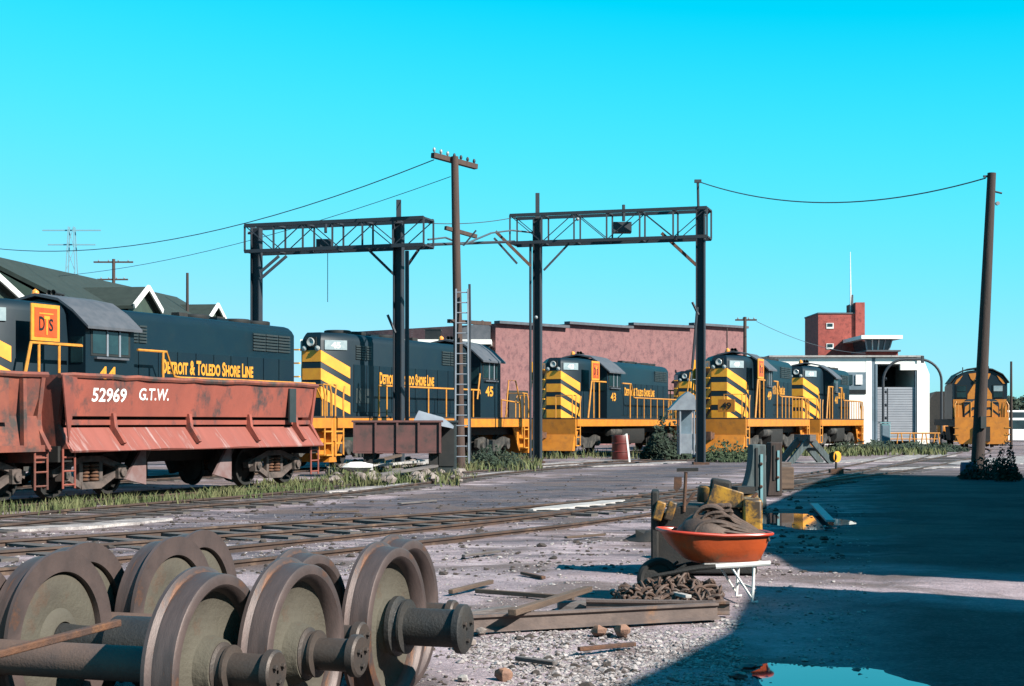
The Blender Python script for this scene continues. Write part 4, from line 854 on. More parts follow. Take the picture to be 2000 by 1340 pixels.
def make_dump(label, L, variant=0):
    r = empty('side_dump_wagon', (0, 0, 0), 0, label, 'wagon'); m = M['dump'] if not variant else M['dump2']
    MB().b2(.15, L - .15, -1.15, 1.15, 1.25, 1.42).build('floor', m, r)
    MB().b2(.1, L - .1, -.35, .35, .75, 1.2).build('centre_sill', M['black'], r)
    for sy in (-1, 1):
        b = MB(); b.plate([(.15, sy * 1.40, 2.45), (L - .05, sy * 1.40, 2.45), (L - .25, sy * 1.30, 1.72), (.35, sy * 1.30, 1.72)], (0, -sy, -.1), .06); side = b.build('side_panel', m, r)
        # rolled top chord with dents
        n = 24; pts = [(L * k / n, sy * 1.41 + random.uniform(-.012, .012), 2.49 + random.uniform(-.014, .014)) for k in range(n + 1)]
        MB().path(pts, .055, 6).build('top_chord', M['dump2'], r)
        if variant == 0 or sy > 0:
            MB().bar((.3, sy * 1.24, 1.60), (L - .15, sy * 1.24, 1.60), .10, .10).build('lower_chord', m, r)
            MB().b2(.3, L - .3, sy * 1.02, sy * 1.06, 1.42, 1.78).build('inner_sheet', M['black'], r)
            na = 16
            ap = MB(); vs = []
            for k in range(na + 1):
                x = .1 + (L - .15) * k / na; vs += [(x, sy * 1.25, 1.50), (x, sy * (1.62 + random.uniform(-.02, .02)), 1.06 + random.uniform(-.015, .015)), (x, sy * 1.60, 1.03), (x, sy * 1.23, 1.46)]
            ap.add(vs, [(k * 4 + i, k * 4 + (i + 1) % 4, (k + 1) * 4 + (i + 1) % 4, (k + 1) * 4 + i) for k in range(na) for i in range(4)] + [(0, 1, 2, 3), tuple(na * 4 + i for i in (3, 2, 1, 0))])
            ap.build('apron', M['apron'], r)
            for f_ in (.175, .445, .69, .90):
                x = L * f_; o = MB(); o.plate([(x, sy * 1.36, 1.78), (x, sy * 1.27, 1.78), (x, sy * 1.27, 1.45), (x, sy * 1.56, 1.16), (x, sy * 1.63, 1.2), (x, sy * 1.40, 1.52)], (1, 0, 0), .09); o.build('hinge_arm', m, r)
        else:
            b = MB(); b.plate([(.05, sy * 1.30, 1.72), (L - .05, sy * 1.30, 1.72), (L - .05, sy * 1.42, 1.12), (.05, sy * 1.42, 1.12)], (0, -sy, 0), .06); b.build('lower_side_panel', m, r)
            for k in range(7): x = L * (k + .5) / 7; MB().bar((x, sy * 1.44, 2.4), (x, sy * 1.46, 1.14), .09, .09).build('rib', m, r)
            MB().bar((0, sy * 1.45, 1.12), (L, sy * 1.45, 1.12), .1, .12).build('lower_chord', m, r)
        MB().b2(L * .86, L * .89, sy * 1.40, sy * 1.44, 1.6, 2.4).build('side_strap', M['navy_g'] if sy < 0 and not variant else m, r)
        for x in (L * .30, L * .63):
            g_ = MB(); g_.prism([(x - .55, .45), (x + .12, .32), (x + .12, 1.05), (x - .05, 1.02)], sy * 1.15 - .03, sy * 1.15 + .03, 'y'); g_.build('gusset_plate', M['guss'], r)
            MB().lathe([(.01, -.5), (.20, -.5), (.20, .5), (.01, .5)], (x + .45, sy * .75, .95), (0, sy * .5, 1), 14).build('tipping_cylinder', M['black'], r)
    for (x, dr) in ((0.06, 1), (L - .06, -1)):
        o = MB(); o.prism([(-1.58, 1.1), (1.58, 1.1), (1.30, 1.55), (1.44, 2.5), (-1.44, 2.5), (-1.30, 1.55)], x, x + dr * .10, 'x'); o.build('end_wall', m, r)
        for a in (-.9, 0, .9): MB().bar((x - dr * .05, a, 1.15), (x - dr * .05, a * .95, 2.45), .1, .1).build('end_rib', m, r)
        MB().b2(x - dr * .10, x + dr * .3, -1.4, 1.4, .85, 1.15).build('end_sill', M['black'] if not variant else m, r)
        MB().box((x - dr * .30, 0, .85), (.5, .2, .25)).build('coupler', M['rust'], r)
        for sy in (-1, 1):
            ld = empty('ladder', (x + dr * .15, sy * 1.45, 0)); ld.parent = r
            for a in (-.17, .17): MB().tube((a, 0, .35), (a, 0, 1.1), .022, n=6).build('stile', m, ld)
            for z in (.42, .68, .94): MB().tube((-.17, 0, z), (.17, 0, z), .018, n=6).build('rung', m, ld)
    # corner wing
    for sy in (-1, 1):
        o = MB(); o.plate([(.0, sy * 1.45, 2.5), (.42, sy * 1.45, 2.45), (.28, sy * 1.36, 1.62), (0, sy * 1.6, 1.22)], (0, sy, .1), .03); o.build('corner_plate', m, r)
    freight_truck(r, 1.35); freight_truck(r, L - 1.35)
    # load of spoil just visible over the edge
    ld = MB(); nx_, ny_ = 30, 8; vs = [(.2 + (L - .4) * i / nx_, -1.2 + 2.4 * j / ny_, 2.05 + .25 * noise.noise(Vector((i * .6, j * .8, variant)))) for i in range(nx_ + 1) for j in range(ny_ + 1)]
    ld.add(vs, [(i * (ny_ + 1) + j, (i + 1) * (ny_ + 1) + j, (i + 1) * (ny_ + 1) + j + 1, i * (ny_ + 1) + j + 1) for i in range(nx_) for j in range(ny_)]); o = ld.build('floor_plate', M['dump2'], r)
    return r
M['guss'] = mat('gusset_grey_red', (.34, .25, .25), (.28, .15, .14), 2.5, .8)
dc = make_dump('faded red side dump wagon lettered 52969 G.T.W. on weedy track', 9.35); Y0 = 29.45
dc.location = (C_D + .44 * Y0, Y0, 0); dc.rotation_euler = (0, 0, RZ)
text('52969', M['white'], dc, (1.0, -1.339, 2.0), (1, 0, 0), (0, -.137, 1), 1.05, .28, 'lettering', .02, th=.004)
text('G.T.W.', M['white'], dc, (2.45, -1.346, 2.05), (1, 0, 0), (0, -.137, 1), 1.0, .25, 'lettering', .02, th=.004)
d2 = make_dump('heavily stained red ribbed wagon at the left edge, its end against the lettered wagon', 9.5, 1)
Y2 = Y0 - (9.5 + .35) * .9153; d2.location = (C_D + .44 * Y2, Y2, 0); d2.rotation_euler = (0, 0, RZ)

# ------------------------------------------------------------------ gantries, poles, wires
def truss(name, label, a, b, z0, z1, depth, cols, n, col_w=.36, ext=.4, vert=()):
    """lattice gantry between ground points a and b"""
    r = empty(name, (0, 0, 0), 0, label, 'gantry'); a = Vector(a); b = Vector(b); d = (b - a).normalized(); p = Vector((-d.y, d.x, 0)) * depth / 2
    L_ = (b - a).length; Z = Vector((0, 0, 1))
    for s in (-1, 1):
        for z in (z0, z1): MB().bar(a + p * s + Z * z, b + p * s + Z * z, .10, .12).build('chord', M['gantry'], r)
    for k in range(n + 1):
        q = a.lerp(b, k / n)
        for s in (-1, 1): MB().bar(q + p * s + Z * z0, q + p * s + Z * z1, .065).build('lattice_post', M['gantry'], r)
        MB().bar(q + p + Z * z1, q - p + Z * z1, .06).build('cross_bar', M['gantry'], r); MB().bar(q + p + Z * z0, q - p + Z * z0, .06).build('cross_bar', M['gantry'], r)
        if k < n:
            q2 = a.lerp(b, (k + 1) / n)
            for s in (-1, 1):
                MB().bar(q + p * s + Z * (z0 if k % 2 else z1), q2 + p * s + Z * (z1 if k % 2 else z0), .03).build('lattice_brace', M['gantry'], r)
    for (f_, zb, zt, w) in cols:
        q = a + d * f_; o = MB()
        for s in (-1, 1):
            o.bar(q + d * (w / 2 - .02) * s + Z * 0, q + d * (w / 2 - .02) * s + Z * zb, .28, .04, up=d)
        o.bar(q, q + Z * zb, .05, w - .05, up=d)
        cobj = o.build('column', M['gantry'], r)
        if zt > zb: MB().bar(q + Z * zb, q + Z * zt, .16, .16).build('column_top', M['gantry'], r)
        MB().box(q + Z * .03, (.6, .6, .1)).build('footing', M['rust'], r)
    return r, d
Za, Zb = 7.55, 8.5
g1a = (P(490, 600, 53.9).x, 53.9, 0); g1b = (P(837, 600, 51.8).x, 51.8, 0)
t1, d1 = truss('lattice_gantry', 'left dark steel lattice gantry spanning the track behind engine 44', g1a, g1b, Za, 8.45, .9, [(.22, 8.4, 8.4, .34), (5.6, 8.35, 9.15, .32)], 6)
def TB(r, p, q, w, m='gantry', nm='brace'): return MB().bar(p, q, w).build(nm, M[m], r)
for (x0, y0_, x1, y1_) in ((508, 545, 560, 500), (508, 532, 545, 500), (768, 535, 722, 490), (795, 520, 818, 487)): TB(t1, P(x0, y0_, 52.6), P(x1, y1_, 52.6), .09)
MB().tube(P(795, 830, 51.3), P(795, 490, 51.3), .07, n=6).build('conduit', M['gantry'], t1)
MB().tube(P(636, 430, 53), P(636, 455, 53), .05, n=6).build('finial', M['gantry'], t1); MB().box(P(633, 478, 53), (.5, .4, .35)).build('hoist_trolley', M['gantry'], t1)
MB().tube(P(640, 495, 53), P(640, 590, 53), .012, n=4).build('hanging_wire', M['wire'], t1)
MB().tube(P(757, 615, 51.8), P(772, 650, 51.8), .05, n=6).build('bracket', M['gantry'], t1)
MB().tube(P(492, 455, 54), P(484, 455, 54), .06, n=6).build('insulator', M['insul'], t1)
g2a = (P(1003, 600, 60.6).x, 60.6, 0); g2b = (P(1385, 600, 58.4).x, 58.4, 0)
t2, d2_ = truss('lattice_gantry', 'right dark steel lattice gantry standing between engine 43 and engine 49', g2a, g2b, 8.62, 9.7, 1.0, [(.98, 9.6, 10.6, .32), (7.43, 9.8, 9.8, .34)], 6)
for (x0, y0_, x1, y1_, m_) in ((1062, 528, 1112, 475, 'gantry'), (1360, 518, 1292, 455, 'rust'), (1037, 520, 968, 452, 'rust'), (1010, 515, 965, 465, 'gantry')):
    TB(t2, P(x0, y0_, 59.6), P(x1, y1_, 59.6), .11 if m_ == 'rust' else .08, m_)
MB().tube(P(1036, 895, 60), P(1036, 470, 60), .05, n=6).build('conduit', M['gantry'], t2)
MB().tube(P(1364, 410, 58.5), P(1363, 355, 58.5), .05, n=6).build('wire_mast', M['gantry'], t2); MB().box(P(1363, 354, 58.5), (.26, .12, .12)).build('mast_head', M['gantry'], t2)
MB().box(P(1215, 445, 59.4), (.7, .5, .4)).build('hoist_trolley', M['gantry'], t2); MB().tube(P(1218, 400, 59.4), P(1218, 432, 59.4), .06, n=6).build('finial', M['gantry'], t2)
MB().tube(P(1352, 720, 58.3), P(1362, 600, 58.3), .05, n=6).build('bracket', M['gantry'], t2); MB().tube(P(1352, 590, 58.3), P(1364, 615, 58.3), .05, n=6).build('bracket', M['gantry'], t2)
for (px, py) in ((1128, 428), (1047, 620), (1380, 415)): MB().sphere(P(px, py, 59), .07).build('insulator', M['insul'], t2)
cp = MB().tube(P(836, 478, 52), P(1004, 472, 60.5), .06, n=6); tag(cp.build('connecting_pipe', M['gantry']), 'thin pipe joining the two lattice gantries across the utility pole', 'pipe')
cp = MB(); cp.path([P(836, 468, 52), P(870, 464, 53), P(905, 478, 54), P(960, 455, 57), P(1000, 450, 60), P(1045, 455, 60.5)], .035, 6); tag(cp.build('hanging_cable', M['wire']), 'drooping cable looped past the utility pole between the gantries', 'cable')

# central utility pole with ladder
pol = empty('utility_pole', (P(896, 800, 50).x, 50, 0), 0, 'tall brown utility pole with crossarms and a ladder, between the two gantries', 'utility pole')
px0 = P(896, 800, 50).x
def L3(px, py, Y=50): p = P(px, py, Y); return (p.x - px0, p.y - 50, p.z)
MB().tube((.05, 0, -.1), L3(888, 306), .17, .12, 12).build('shaft', M['pole'], pol)
ca = empty('crossarm', (0, 0, 0)); ca.parent = pol
MB().bar(L3(845, 303, 49.6), L3(930, 326, 50.8), .18, .16).build('arm', M['pole'], ca)
for k in range(7):
    p = Vector(L3(848, 302, 49.6)).lerp(Vector(L3(926, 324, 50.8)), k / 6) + Vector((0, 0, .16)); MB().lathe([(.02, -.08), (.05, -.03), (.045, .03), (.02, .07)], p, (0, 0, 1), 8).build('insulator', M['insul'] if k < 3 else M['gantry'], ca)
MB().bar(L3(870, 445, 49.8), L3(930, 462, 50.6), .12).build('lower_crossarm', M['pole'], pol)
MB().bar(L3(875, 627, 49.8), L3(958, 632, 50.6), .12).build('lower_crossarm', M['pole'], pol)
MB().tube(L3(905, 480), L3(930, 450), .03, n=6).build('stay_rod', M['gantry'], pol)
MB().tube(L3(918, 640), L3(917, 555), .04, n=6).build('side_post', M['gantry'], pol)
MB().tube(L3(918, 900, 49.5), L3(918, 640, 49.6), .03, n=6).build('conduit', M['gantry'], pol)
ldr = empty('ladder', (P(902, 800, 49.2).x, 49.2, 0), 0, 'tall pale wooden ladder leaning against the utility pole', 'ladder'); lx0_ = P(902, 800, 49.2).x
def L4(px, py): p = P(px, py, 49.2); return (p.x - lx0_, (p.z / 6.5) * .5, p.z)
for (a, b) in ((889, 890), (916, 913)): MB().bar(L4(a, 905), L4(b, 562), .05, .08).build('stile', M['sheet'], ldr)
rung = MB().tube((-.21, 0, 0), (.21, 0, 0), .022, n=6).mesh('rung', M['sheet'])
for k in range(17):
    p = L4(902, 892 - k * 20.2); o = bpy.data.objects.new('rung', rung); COL.objects.link(o); o.parent = ldr; o.location = p

rp = empty('leaning_utility_pole', (P(1908, 800, 45.5).x, 45.5, 0), 0, 'tall dark pole leaning slightly right, in front of the head on engine', 'utility pole')
rx0 = P(1908, 800, 45.5).x; tp = P(1937, 338, 45.5)
MB().tube((0, 0, -.1), (tp.x - rx0, 0, tp.z), .20, .125, 14).build('shaft', M['poled'], rp)
MB().tube((tp.x - rx0 + .1, 0, tp.z - .55), (tp.x - rx0 + .3, 0, tp.z - .6), .03, n=6).build('bolt', M['gantry'], rp)
MB().bar((tp.x - rx0 - .25, 0, tp.z - .1), (tp.x - rx0, 0, tp.z - .1), .06).build('wire_bracket', M['gantry'], rp)
MB().tube((tp.x - rx0 + .17, -.05, tp.z - .9), (tp.x - rx0 + .17, .05, tp.z - .9), .06, n=8).build('insulator', M['insul'], rp)
MB().box((.12, -.22, 1.6), (.16, .1, .35)).build('tag_plate', M['navy_g'], rp)
def wire(pts, label, r=.018, sag=0):
    a, b = Vector(pts[0]), Vector(pts[-1]); q = [a.lerp(b, t / 24) - Vector((0, 0, sag * 4 * (t / 24) * (1 - t / 24))) for t in range(25)]
    o = MB().path(q, r, 4); return tag(o.build('overhead_wire', M['wire']), label, 'wire')
wire([P(1925, 348, 45.5), P(1368, 356, 58.5)], 'sagging wire from the leaning pole to the right gantry mast', .02, .75)
wire([P(848, 312, 49.6), P(-150, 458, 85)], 'upper wire running left from the utility pole crossarm over the green roof', .018, 1.8)
wire([P(880, 345, 50), P(-100, 540, 90)], 'lower thin wire running left from the utility pole towards the green roof', .012, 1.2)
wire([P(837, 436, 52), P(1003, 425, 60.5)], 'short wire joining the upper chords of the two gantries', .015, .1)
wire([P(1478, 628, 110), P(1700, 690, 150)], 'faint wire running from the small crossarm pole towards the brick tower', .02, .6)
# small distant poles
def small_pole(px, ytop, ybase_z, Y, arm=None, r=.14, label='', m='pole'):
    o = empty('utility_pole', (P(px, 800, Y).x, Y, 0), 0, label, 'utility pole'); zt = P(px, ytop, Y).z
    MB().tube((0, 0, 0), (0, 0, zt), r, r * .7, 8).build('shaft', M[m], o)
    if arm:
        for (x0, x1, dy) in arm:
            za = P(px, ytop + dy, Y).z; MB().bar(((x0 - px) * Y / F, 0, za), ((x1 - px) * Y / F, 0, za), .12).build('crossarm', M[m], o)
            for k in range(4): MB().lathe([(.03, 0), (.06, .05), (.03, .14)], ((x0 - px + (x1 - x0) * (k + .5) / 4) * Y / F, 0, za + .05), (0, 0, 1), 6).build('insulator', M['insul'], o)
    return o
small_pole(222, 506, 0, 120, [(183, 260, 6), (190, 250, 40)], .18, 'distant pole with two crossarms rising behind the green roof')
small_pole(366, 533, 0, 95, None, .12, 'plain bare post standing behind the green roof', 'poled')
small_pole(1455, 619, 0, 112, [(1436, 1478, 6)], .17, 'small pole with one crossarm behind the end of the brick workshop')
small_pole(1975, 706, 0, 95, None, .10, 'thin bare post right of the head on engine', 'poled')
small_pole(1420, 640, 0, 90, None, .05, 'thin mast rising above the nose of engine 49', 'poled')
# far lattice pylon
py = empty('pylon', (P(140, 800, 420).x, 420, 0), 0, 'faint far lattice pylon above the green roof at the left', 'pylon'); zt = P(140, 443, 420).z
for (a, b) in ((-1, -1), (1, -1), (1, 1), (-1, 1)): MB().bar((a * 3.2, b * 3.2, 0), (a * .7, b * .7, zt), .28).build('leg', M['lattice'], py)
for k in range(9):
    f0_, f1_ = k / 9, (k + 1) / 9; w0 = 3.2 - 2.5 * f0_; w1 = 3.2 - 2.5 * f1_
    MB().bar((-w0, -w0, zt * f0_), (w1, -w1, zt * f1_), .16).build('lattice_brace', M['lattice'], py); MB().bar((w0, -w0, zt * f0_), (-w1, -w1, zt * f1_), .16).build('lattice_brace', M['lattice'], py)
for (yy, hw_) in ((450, 8), (478, 6.5)): z = P(140, yy, 420).z; MB().bar((-hw_, 0, z), (hw_, 0, z), .35).build('crossarm', M['lattice'], py)

# ------------------------------------------------------------------ vegetation
def tree(px, ytop, Y, wpx, label, group=None, m='foliage_d', seed=0):
    rg = random.Random(seed); b = P(px, 800, Y); zt = P(px, ytop, Y).z; wd = wpx * Y / F / 2
    r = empty('tree', (b.x, Y, 0), 0, label, 'tree', group)
    MB().path([(0, 0, -.2), (.1, 0, zt * .35), (-.1, .1, zt * .6)], [.28, .2, .1], 7).build('trunk', M['bark'], r)
    for k in range(4): a = k * 1.6 + seed; MB().path([(0, 0, zt * .3 + k * .3), (math.cos(a) * wd * .4, math.sin(a) * wd * .4, zt * .55 + k * .2), (math.cos(a) * wd * .7, math.sin(a) * wd * .7, zt * .7)], [.12, .07, .03], 5).build('limb', M['bark'], r)
    o = MB(); cl = [(rg.uniform(-.75, .75) * wd, rg.uniform(-.75, .75) * wd, zt * rg.uniform(.3, .88), rg.uniform(.28, .5) * wd) for _ in range(16)]
    for (x, y, z, q) in cl:
        for _ in range(110):
            v = Vector((rg.gauss(0, 1), rg.gauss(0, 1), rg.gauss(0, 1))).normalized() * q * rg.uniform(.5, 1.1); v.z *= .75; c = Vector((x, y, z)) + v
            if c.z > zt: c.z = zt - rg.random() * .3
            s = rg.uniform(.10, .26); u = Vector((rg.gauss(0, 1), rg.gauss(0, 1), rg.gauss(0, 1))).normalized() * s; w_ = u.orthogonal().normalized() * s * .7
            o.add([c - u, c + w_, c + u, c - w_], [(0, 1, 2, 3)])
    o.build('crown', M[m], r); return r
for i, (px, yt, Y, w, lb) in enumerate([(1826, 762, 150, 52, 'dark tree between the white shed and the head on engine'), (1992, 768, 150, 70, 'dark tree at the right edge above the parked white van'), (1945, 790, 190, 60, 'low far tree just right of the head on engine'),
                                       (2060, 760, 170, 90, 'dark tree beyond the right edge of the yard')]): tree(px, yt, Y, w, lb, None, 'foliage_d', i)
# far tree line behind everything
fr = MB(); rg = random.Random(5)
for k in range(2600):
    x = rg.uniform(-60, 210); y = rg.uniform(240, 262); hgt = 4.5 + 2.2 * noise.noise(Vector((x * .06, 0, 3))) + 1.2 * noise.noise(Vector((x * .3, 0, 7)))
    c = Vector((x, y, rg.uniform(0, hgt))); s = rg.uniform(.5, 1.2); u = Vector((rg.gauss(0, 1), rg.gauss(0, 1), rg.gauss(0, 1))).normalized() * s; w_ = u.orthogonal().normalized() * s
    fr.add([c - u, c + w_, c + u, c - w_], [(0, 1, 2, 3)])
tag(fr.build('far_tree_line', M['foliage_d']), 'low dark line of far trees closing the yard on the horizon', 'trees', kind='stuff')
# weeds and grass
def blades(name, areas, n, m, hmin, hmax, seed, label, wid=.012):
    rg = random.Random(seed); o = MB(); vs = o.v; fs = o.f
    for _ in range(n):
        f_ = rg.choice(areas); x, y = f_(rg); cl = noise.noise(Vector((x * .9, y * .9, seed)))
        if cl < .05 and rg.random() < .88: continue
        h = rg.uniform(hmin, hmax) * (1 + .8 * max(0, cl)); a = rg.uniform(0, 6.3); w = wid * rg.uniform(.6, 1.5); b = len(vs); dx, dy = math.cos(a) * w, math.sin(a) * w; lx_, ly_ = rg.gauss(0, .35) * h, rg.gauss(0, .35) * h
        vs += [(x - dx, y - dy, -.03), (x + dx, y + dy, -.03), (x + lx_ * .4 + dx * .7, y + ly_ * .4 + dy * .7, h * .6), (x + lx_ * .4 - dx * .7, y + ly_ * .4 - dy * .7, h * .6), (x + lx_, y + ly_, h)]
        fs += [(b, b + 1, b + 2, b + 3), (b + 3, b + 2, b + 4)]; o.sm += [False, False]
    return tag(o.build(name, m), label, 'grass', kind='stuff')
def par(c0, c1, y0, y1):
    return lambda rg: (lambda Y, c: (c + .44 * Y, Y))(rg.uniform(y0, y1), rg.uniform(c0, c1))
blades('weeds', [par(C_D + .7, C_D + 3.0, 20, 42), par(C_D + 1.3, C_D + 2.4, 24, 44), par(C_D - 1, C_D + 1.5, 38.5, 46)], 15000, M['grass'], .03, .20, 3, 'green weeds growing along the track of the red dump wagons')
def gpx(x0, x1, y0, y1):
    def f_(rg): p = G(rg.uniform(x0, x1), rg.uniform(y0, y1)); return (p.x, p.y)
    return f_
blades('weeds', [gpx(880, 1060, 893, 922), gpx(1000, 1330, 884, 897), gpx(640, 900, 915, 950), gpx(1370, 1460, 886, 897)], 9000, M['grass'], .08, .35, 4, 'tufts of grass around the foot of the utility pole and gantry columns', .02)
blades('weeds', [gpx(1640, 1850, 872, 890), gpx(1440, 1700, 878, 892)], 6000, M['grass'], .08, .35, 5, 'dry grass between the engines and the white shed', .035)
def bush(px, py, rad, hgt, label, seed, m='foliage_d', n=900, s0=.05, Y=None):
    g_ = G(px, py) if Y is None else P(px, 800, Y) * Vector((1, 1, 0)) if False else (G(px, py) if Y is None else Vector((P(px, 800, Y).x, Y, 0)))
    r = empty('bush', g_, 0, label, 'bush'); rg = random.Random(seed); o = MB()
    for _ in range(n):
        a = rg.uniform(0, 6.3); q = math.sqrt(rg.random()) * rad; z = rg.random() ** .8 * hgt * (1 - (q / rad) ** 2 * .8) * (1 + .4 * math.sin(a * 3 + seed))
        c = Vector((math.cos(a) * q, math.sin(a) * q * .7, max(.02, z))); s = s0 * rg.uniform(.6, 1.5); u = Vector((rg.gauss(0, 1), rg.gauss(0, 1), rg.gauss(0, 1))).normalized() * s; w_ = u.orthogonal().normalized() * s * .6
        o.add([c - u, c + w_, c + u, c - w_], [(0, 1, 2, 3)])
    o.build('foliage', M[m], r)
    st = MB()
    for k in range(7): a = k * .9; st.tube((0, 0, 0), (math.cos(a) * rad * .6, math.sin(a) * rad * .4, hgt * .7), .015, .006, 5)
    st.build('stems', M['bark'], r); return r
bush(960, 916, 1.15, .62, 'dark green mound of weeds at the foot of the utility pole', 1, n=2600)
bush(1300, 884, 1.1, 1.5, 'dark round bush beside the grey sheet metal hut', 2, n=1600, s0=.09, Y=66)
bush(1420, 890, 1.3, .7, 'scrubby bush in front of the pilot of engine 49', 3, 'foliage', n=1200, s0=.07, Y=62)
bush(1935, 936, .9, .55, 'dark weeds at the foot of the leaning pole', 4, n=1500, s0=.05)
bush(1968, 940, .35, .95, 'tall pointed weed standing right of the leaning pole', 5, n=600, s0=.05)
bush(1700, 885, 2.8, .5, 'low dark scrub in front of the yellow railing', 6, n=1800, s0=.09, Y=86)
bush(1800, 885, 2.6, .45, 'low dark scrub near the corner of the white shed', 8, n=1500, s0=.09, Y=84)

# ------------------------------------------------------------------ yard clutter, middle distance
def bx3(o, x0, x1, y0, y1, z0, z1): return o.b2(x0, x1, y0, y1, z0, z1)
sb = empty('scrap_bin', (P(690, 800, 44.5).x, 44.5, 0), R(4), 'long dull red steel scrap bin standing in front of engine 45', 'bin')
Lb = 2.55
for (a, b, c, d_) in ((0, Lb, -.05, 0), (0, Lb, 1.5, 1.55), (0, .05, -.05, 1.55), (Lb - .05, Lb, -.05, 1.55)): MB().b2(a, b, c, d_, .75, 1.62).build('side_plate', M['scrap'], sb)
MB().b2(0, Lb, -.05, 1.55, .70, .76).build('floor', M['scrap'], sb)
for k in range(5): MB().b2(k * .62, k * .62 + .06, -.11, -.05, .72, 1.62).build('rib', M['scrap'], sb)
MB().b2(-.05, Lb + .05, -.12, -.0, 1.60, 1.66).build('rim', M['scrap'], sb)
for x in (.3, 2.2): MB().b2(x, x + .25, .1, 1.4, 0, .7).build('support', M['black'], sb)
sm = MB(); sm.add([(1.75, .1, 1.66), (2.9, .1, 1.42), (2.95, 1.1, 1.5), (1.8, 1.1, 1.8), (1.9, .5, 1.95), (2.6, .5, 1.75)], [(0, 1, 5, 4), (1, 2, 5), (2, 3, 4, 5), (3, 0, 4), (0, 3, 2, 1)]); o = sm.build('bent_sheet', M['sheet']); o.location = sb.location; o.rotation_euler = sb.rotation_euler
tag(o, 'crumpled pale sheet of metal lying on the right end of the red scrap bin', 'metal sheet')
bb = empty('grey_steel_cabinet', (P(873, 800, 46).x, 46, 0), 0, 'dark grey steel cabinet between the red scrap bin and the ladder', 'cabinet')
MB().box((0, 0, .85), (.55, .6, 1.5)).build('body', M['navy_g'], bb); MB().box((0, -.32, .9), (.45, .03, 1.2)).build('door', M['navy_d'], bb); MB().box((0, 0, 1.63), (.65, .7, .06)).build('lid', M['navy_g'], bb)
for a in (-1, 1): MB().box((a * .2, 0, .05), (.08, .5, .1)).build('foot', M['black'], bb)
# lumber and rubble heap
rg = random.Random(11)
names = ['weathered grey', 'pale', 'brown', 'long split', 'short', 'dark', 'bleached']
mats = [M['wood'], M['concrete'], M['wood2'], M['wood']]
pos = [(650, 930, 800, 905), (700, 918, 862, 909), (690, 925, 780, 915), (770, 905, 855, 902), (760, 925, 880, 918), (820, 918, 900, 905), (640, 938, 720, 912), (740, 935, 850, 925)]
for i, (x0, y0_, x1, y1_) in enumerate(pos):
    a, b = G(x0, y0_ + 8), G(x1, y1_ + 8); z = .10 + .11 * (i % 3); a.z = z; b.z = z + rg.uniform(0, .25)
    plank('plank', a, b, .20, .07, mats[i % 4], ['grey plank lying at the left end of the junk heap by the red scrap bin', 'pale plank in the middle of the junk heap below the scrap bin', 'brown plank at the top left of the junk heap', 'pale grey plank lying level under the right end of the scrap bin', 'weathered plank pointing at the foot of the ladder', 'pale board at the right end of the junk heap', 'brown board nearest the red dump wagon', 'grey board lowest in front of the junk heap'][i], 'plank', z=0)
rub = MB()
for _ in range(170):
    p = G(rg.uniform(640, 900), rg.uniform(905, 948)); s = rg.uniform(.04, .17); rub.sphere((p.x, p.y, s * .5 + rg.uniform(0, .15)), s, 6, 4, .35, .7, rg.random())
tag(rub.build('rubble', M['stone']), 'grey rubble and broken stone heaped under the planks by the scrap bin', 'rubble', kind='stuff')
wh = MB(); wh.sphere((0, 0, .1), .42, 12, 6, .2, .35, 3); o = wh.build('white_heap', M['ballast'] if 0 else M['white']); o.location = (P(700, 800, 43).x, 43, .25); tag(o, 'white lump of plaster on the rubble left of the scrap bin', 'lump')
# grey hut, red barrel, white stake
hut = empty('sheet_metal_hut', (P(1338, 800, 64).x, 64, 0), 0, 'small grey sheet metal hut with sloping roof left of the last gantry column', 'hut'); hut.scale = (.85, .85, .9)
MB().prism([(-.85, 2.35), (.5, 2.35), (.42, 3.0), (.1, 3.2), (-.25, 2.95)], -.6, .6, 'y').build('roof', M['sheet'], hut)
for (a, b) in ((-.3, -.5), (.38, -.5), (-.3, .5), (.38, .5)): MB().tube((a, b, .3), (a, b, 2.35), .05, n=6).build('leg', M['sheet'], hut)
MB().prism([(-.35, .35), (.2, .35), (.45, .75), (.45, 1.25), (-.35, 1.25)], -.5, .5, 'y').build('bin', M['sheet'], hut); MB().b2(-.25, .33, .3, .4, 1.25, 2.35).build('back_panel', M['shedshade'], hut)
MB().tube((.1, 0, 3.1), (.25, 0, 4.1), .03, n=6).build('vent_pipe', M['rail_y'], hut)
br = empty('red_barrel', (P(1212, 800, 64).x, 64, 0), 0, 'dark red barrel standing below the sill of engine 43', 'barrel')
MB().lathe([(.01, 0), (.36, 0), (.37, .02), (.355, .3), (.38, .33), (.355, .36), (.355, .65), (.38, .68), (.355, .71), (.37, 1.0), (.36, 1.02), (.01, 1.0)], (0, 0, .05), (0, 0, 1), 20).build('drum', M['redbarrel'], br)
MB().lathe([(.05, 1.0), (.05, 1.05), (.01, 1.05)], (.2, 0, .05), (0, 0, 1), 8).build('bung', M['white'], br)
stk = MB(); stk.bar((0, 0, 0), (-.12, .1, 1.15), .07); o = stk.build('white_stake', M['white'], None, (P(1230, 800, 61).x, 61, 0)); tag(o, 'white wooden stake leaning beside the red barrel', 'stake')
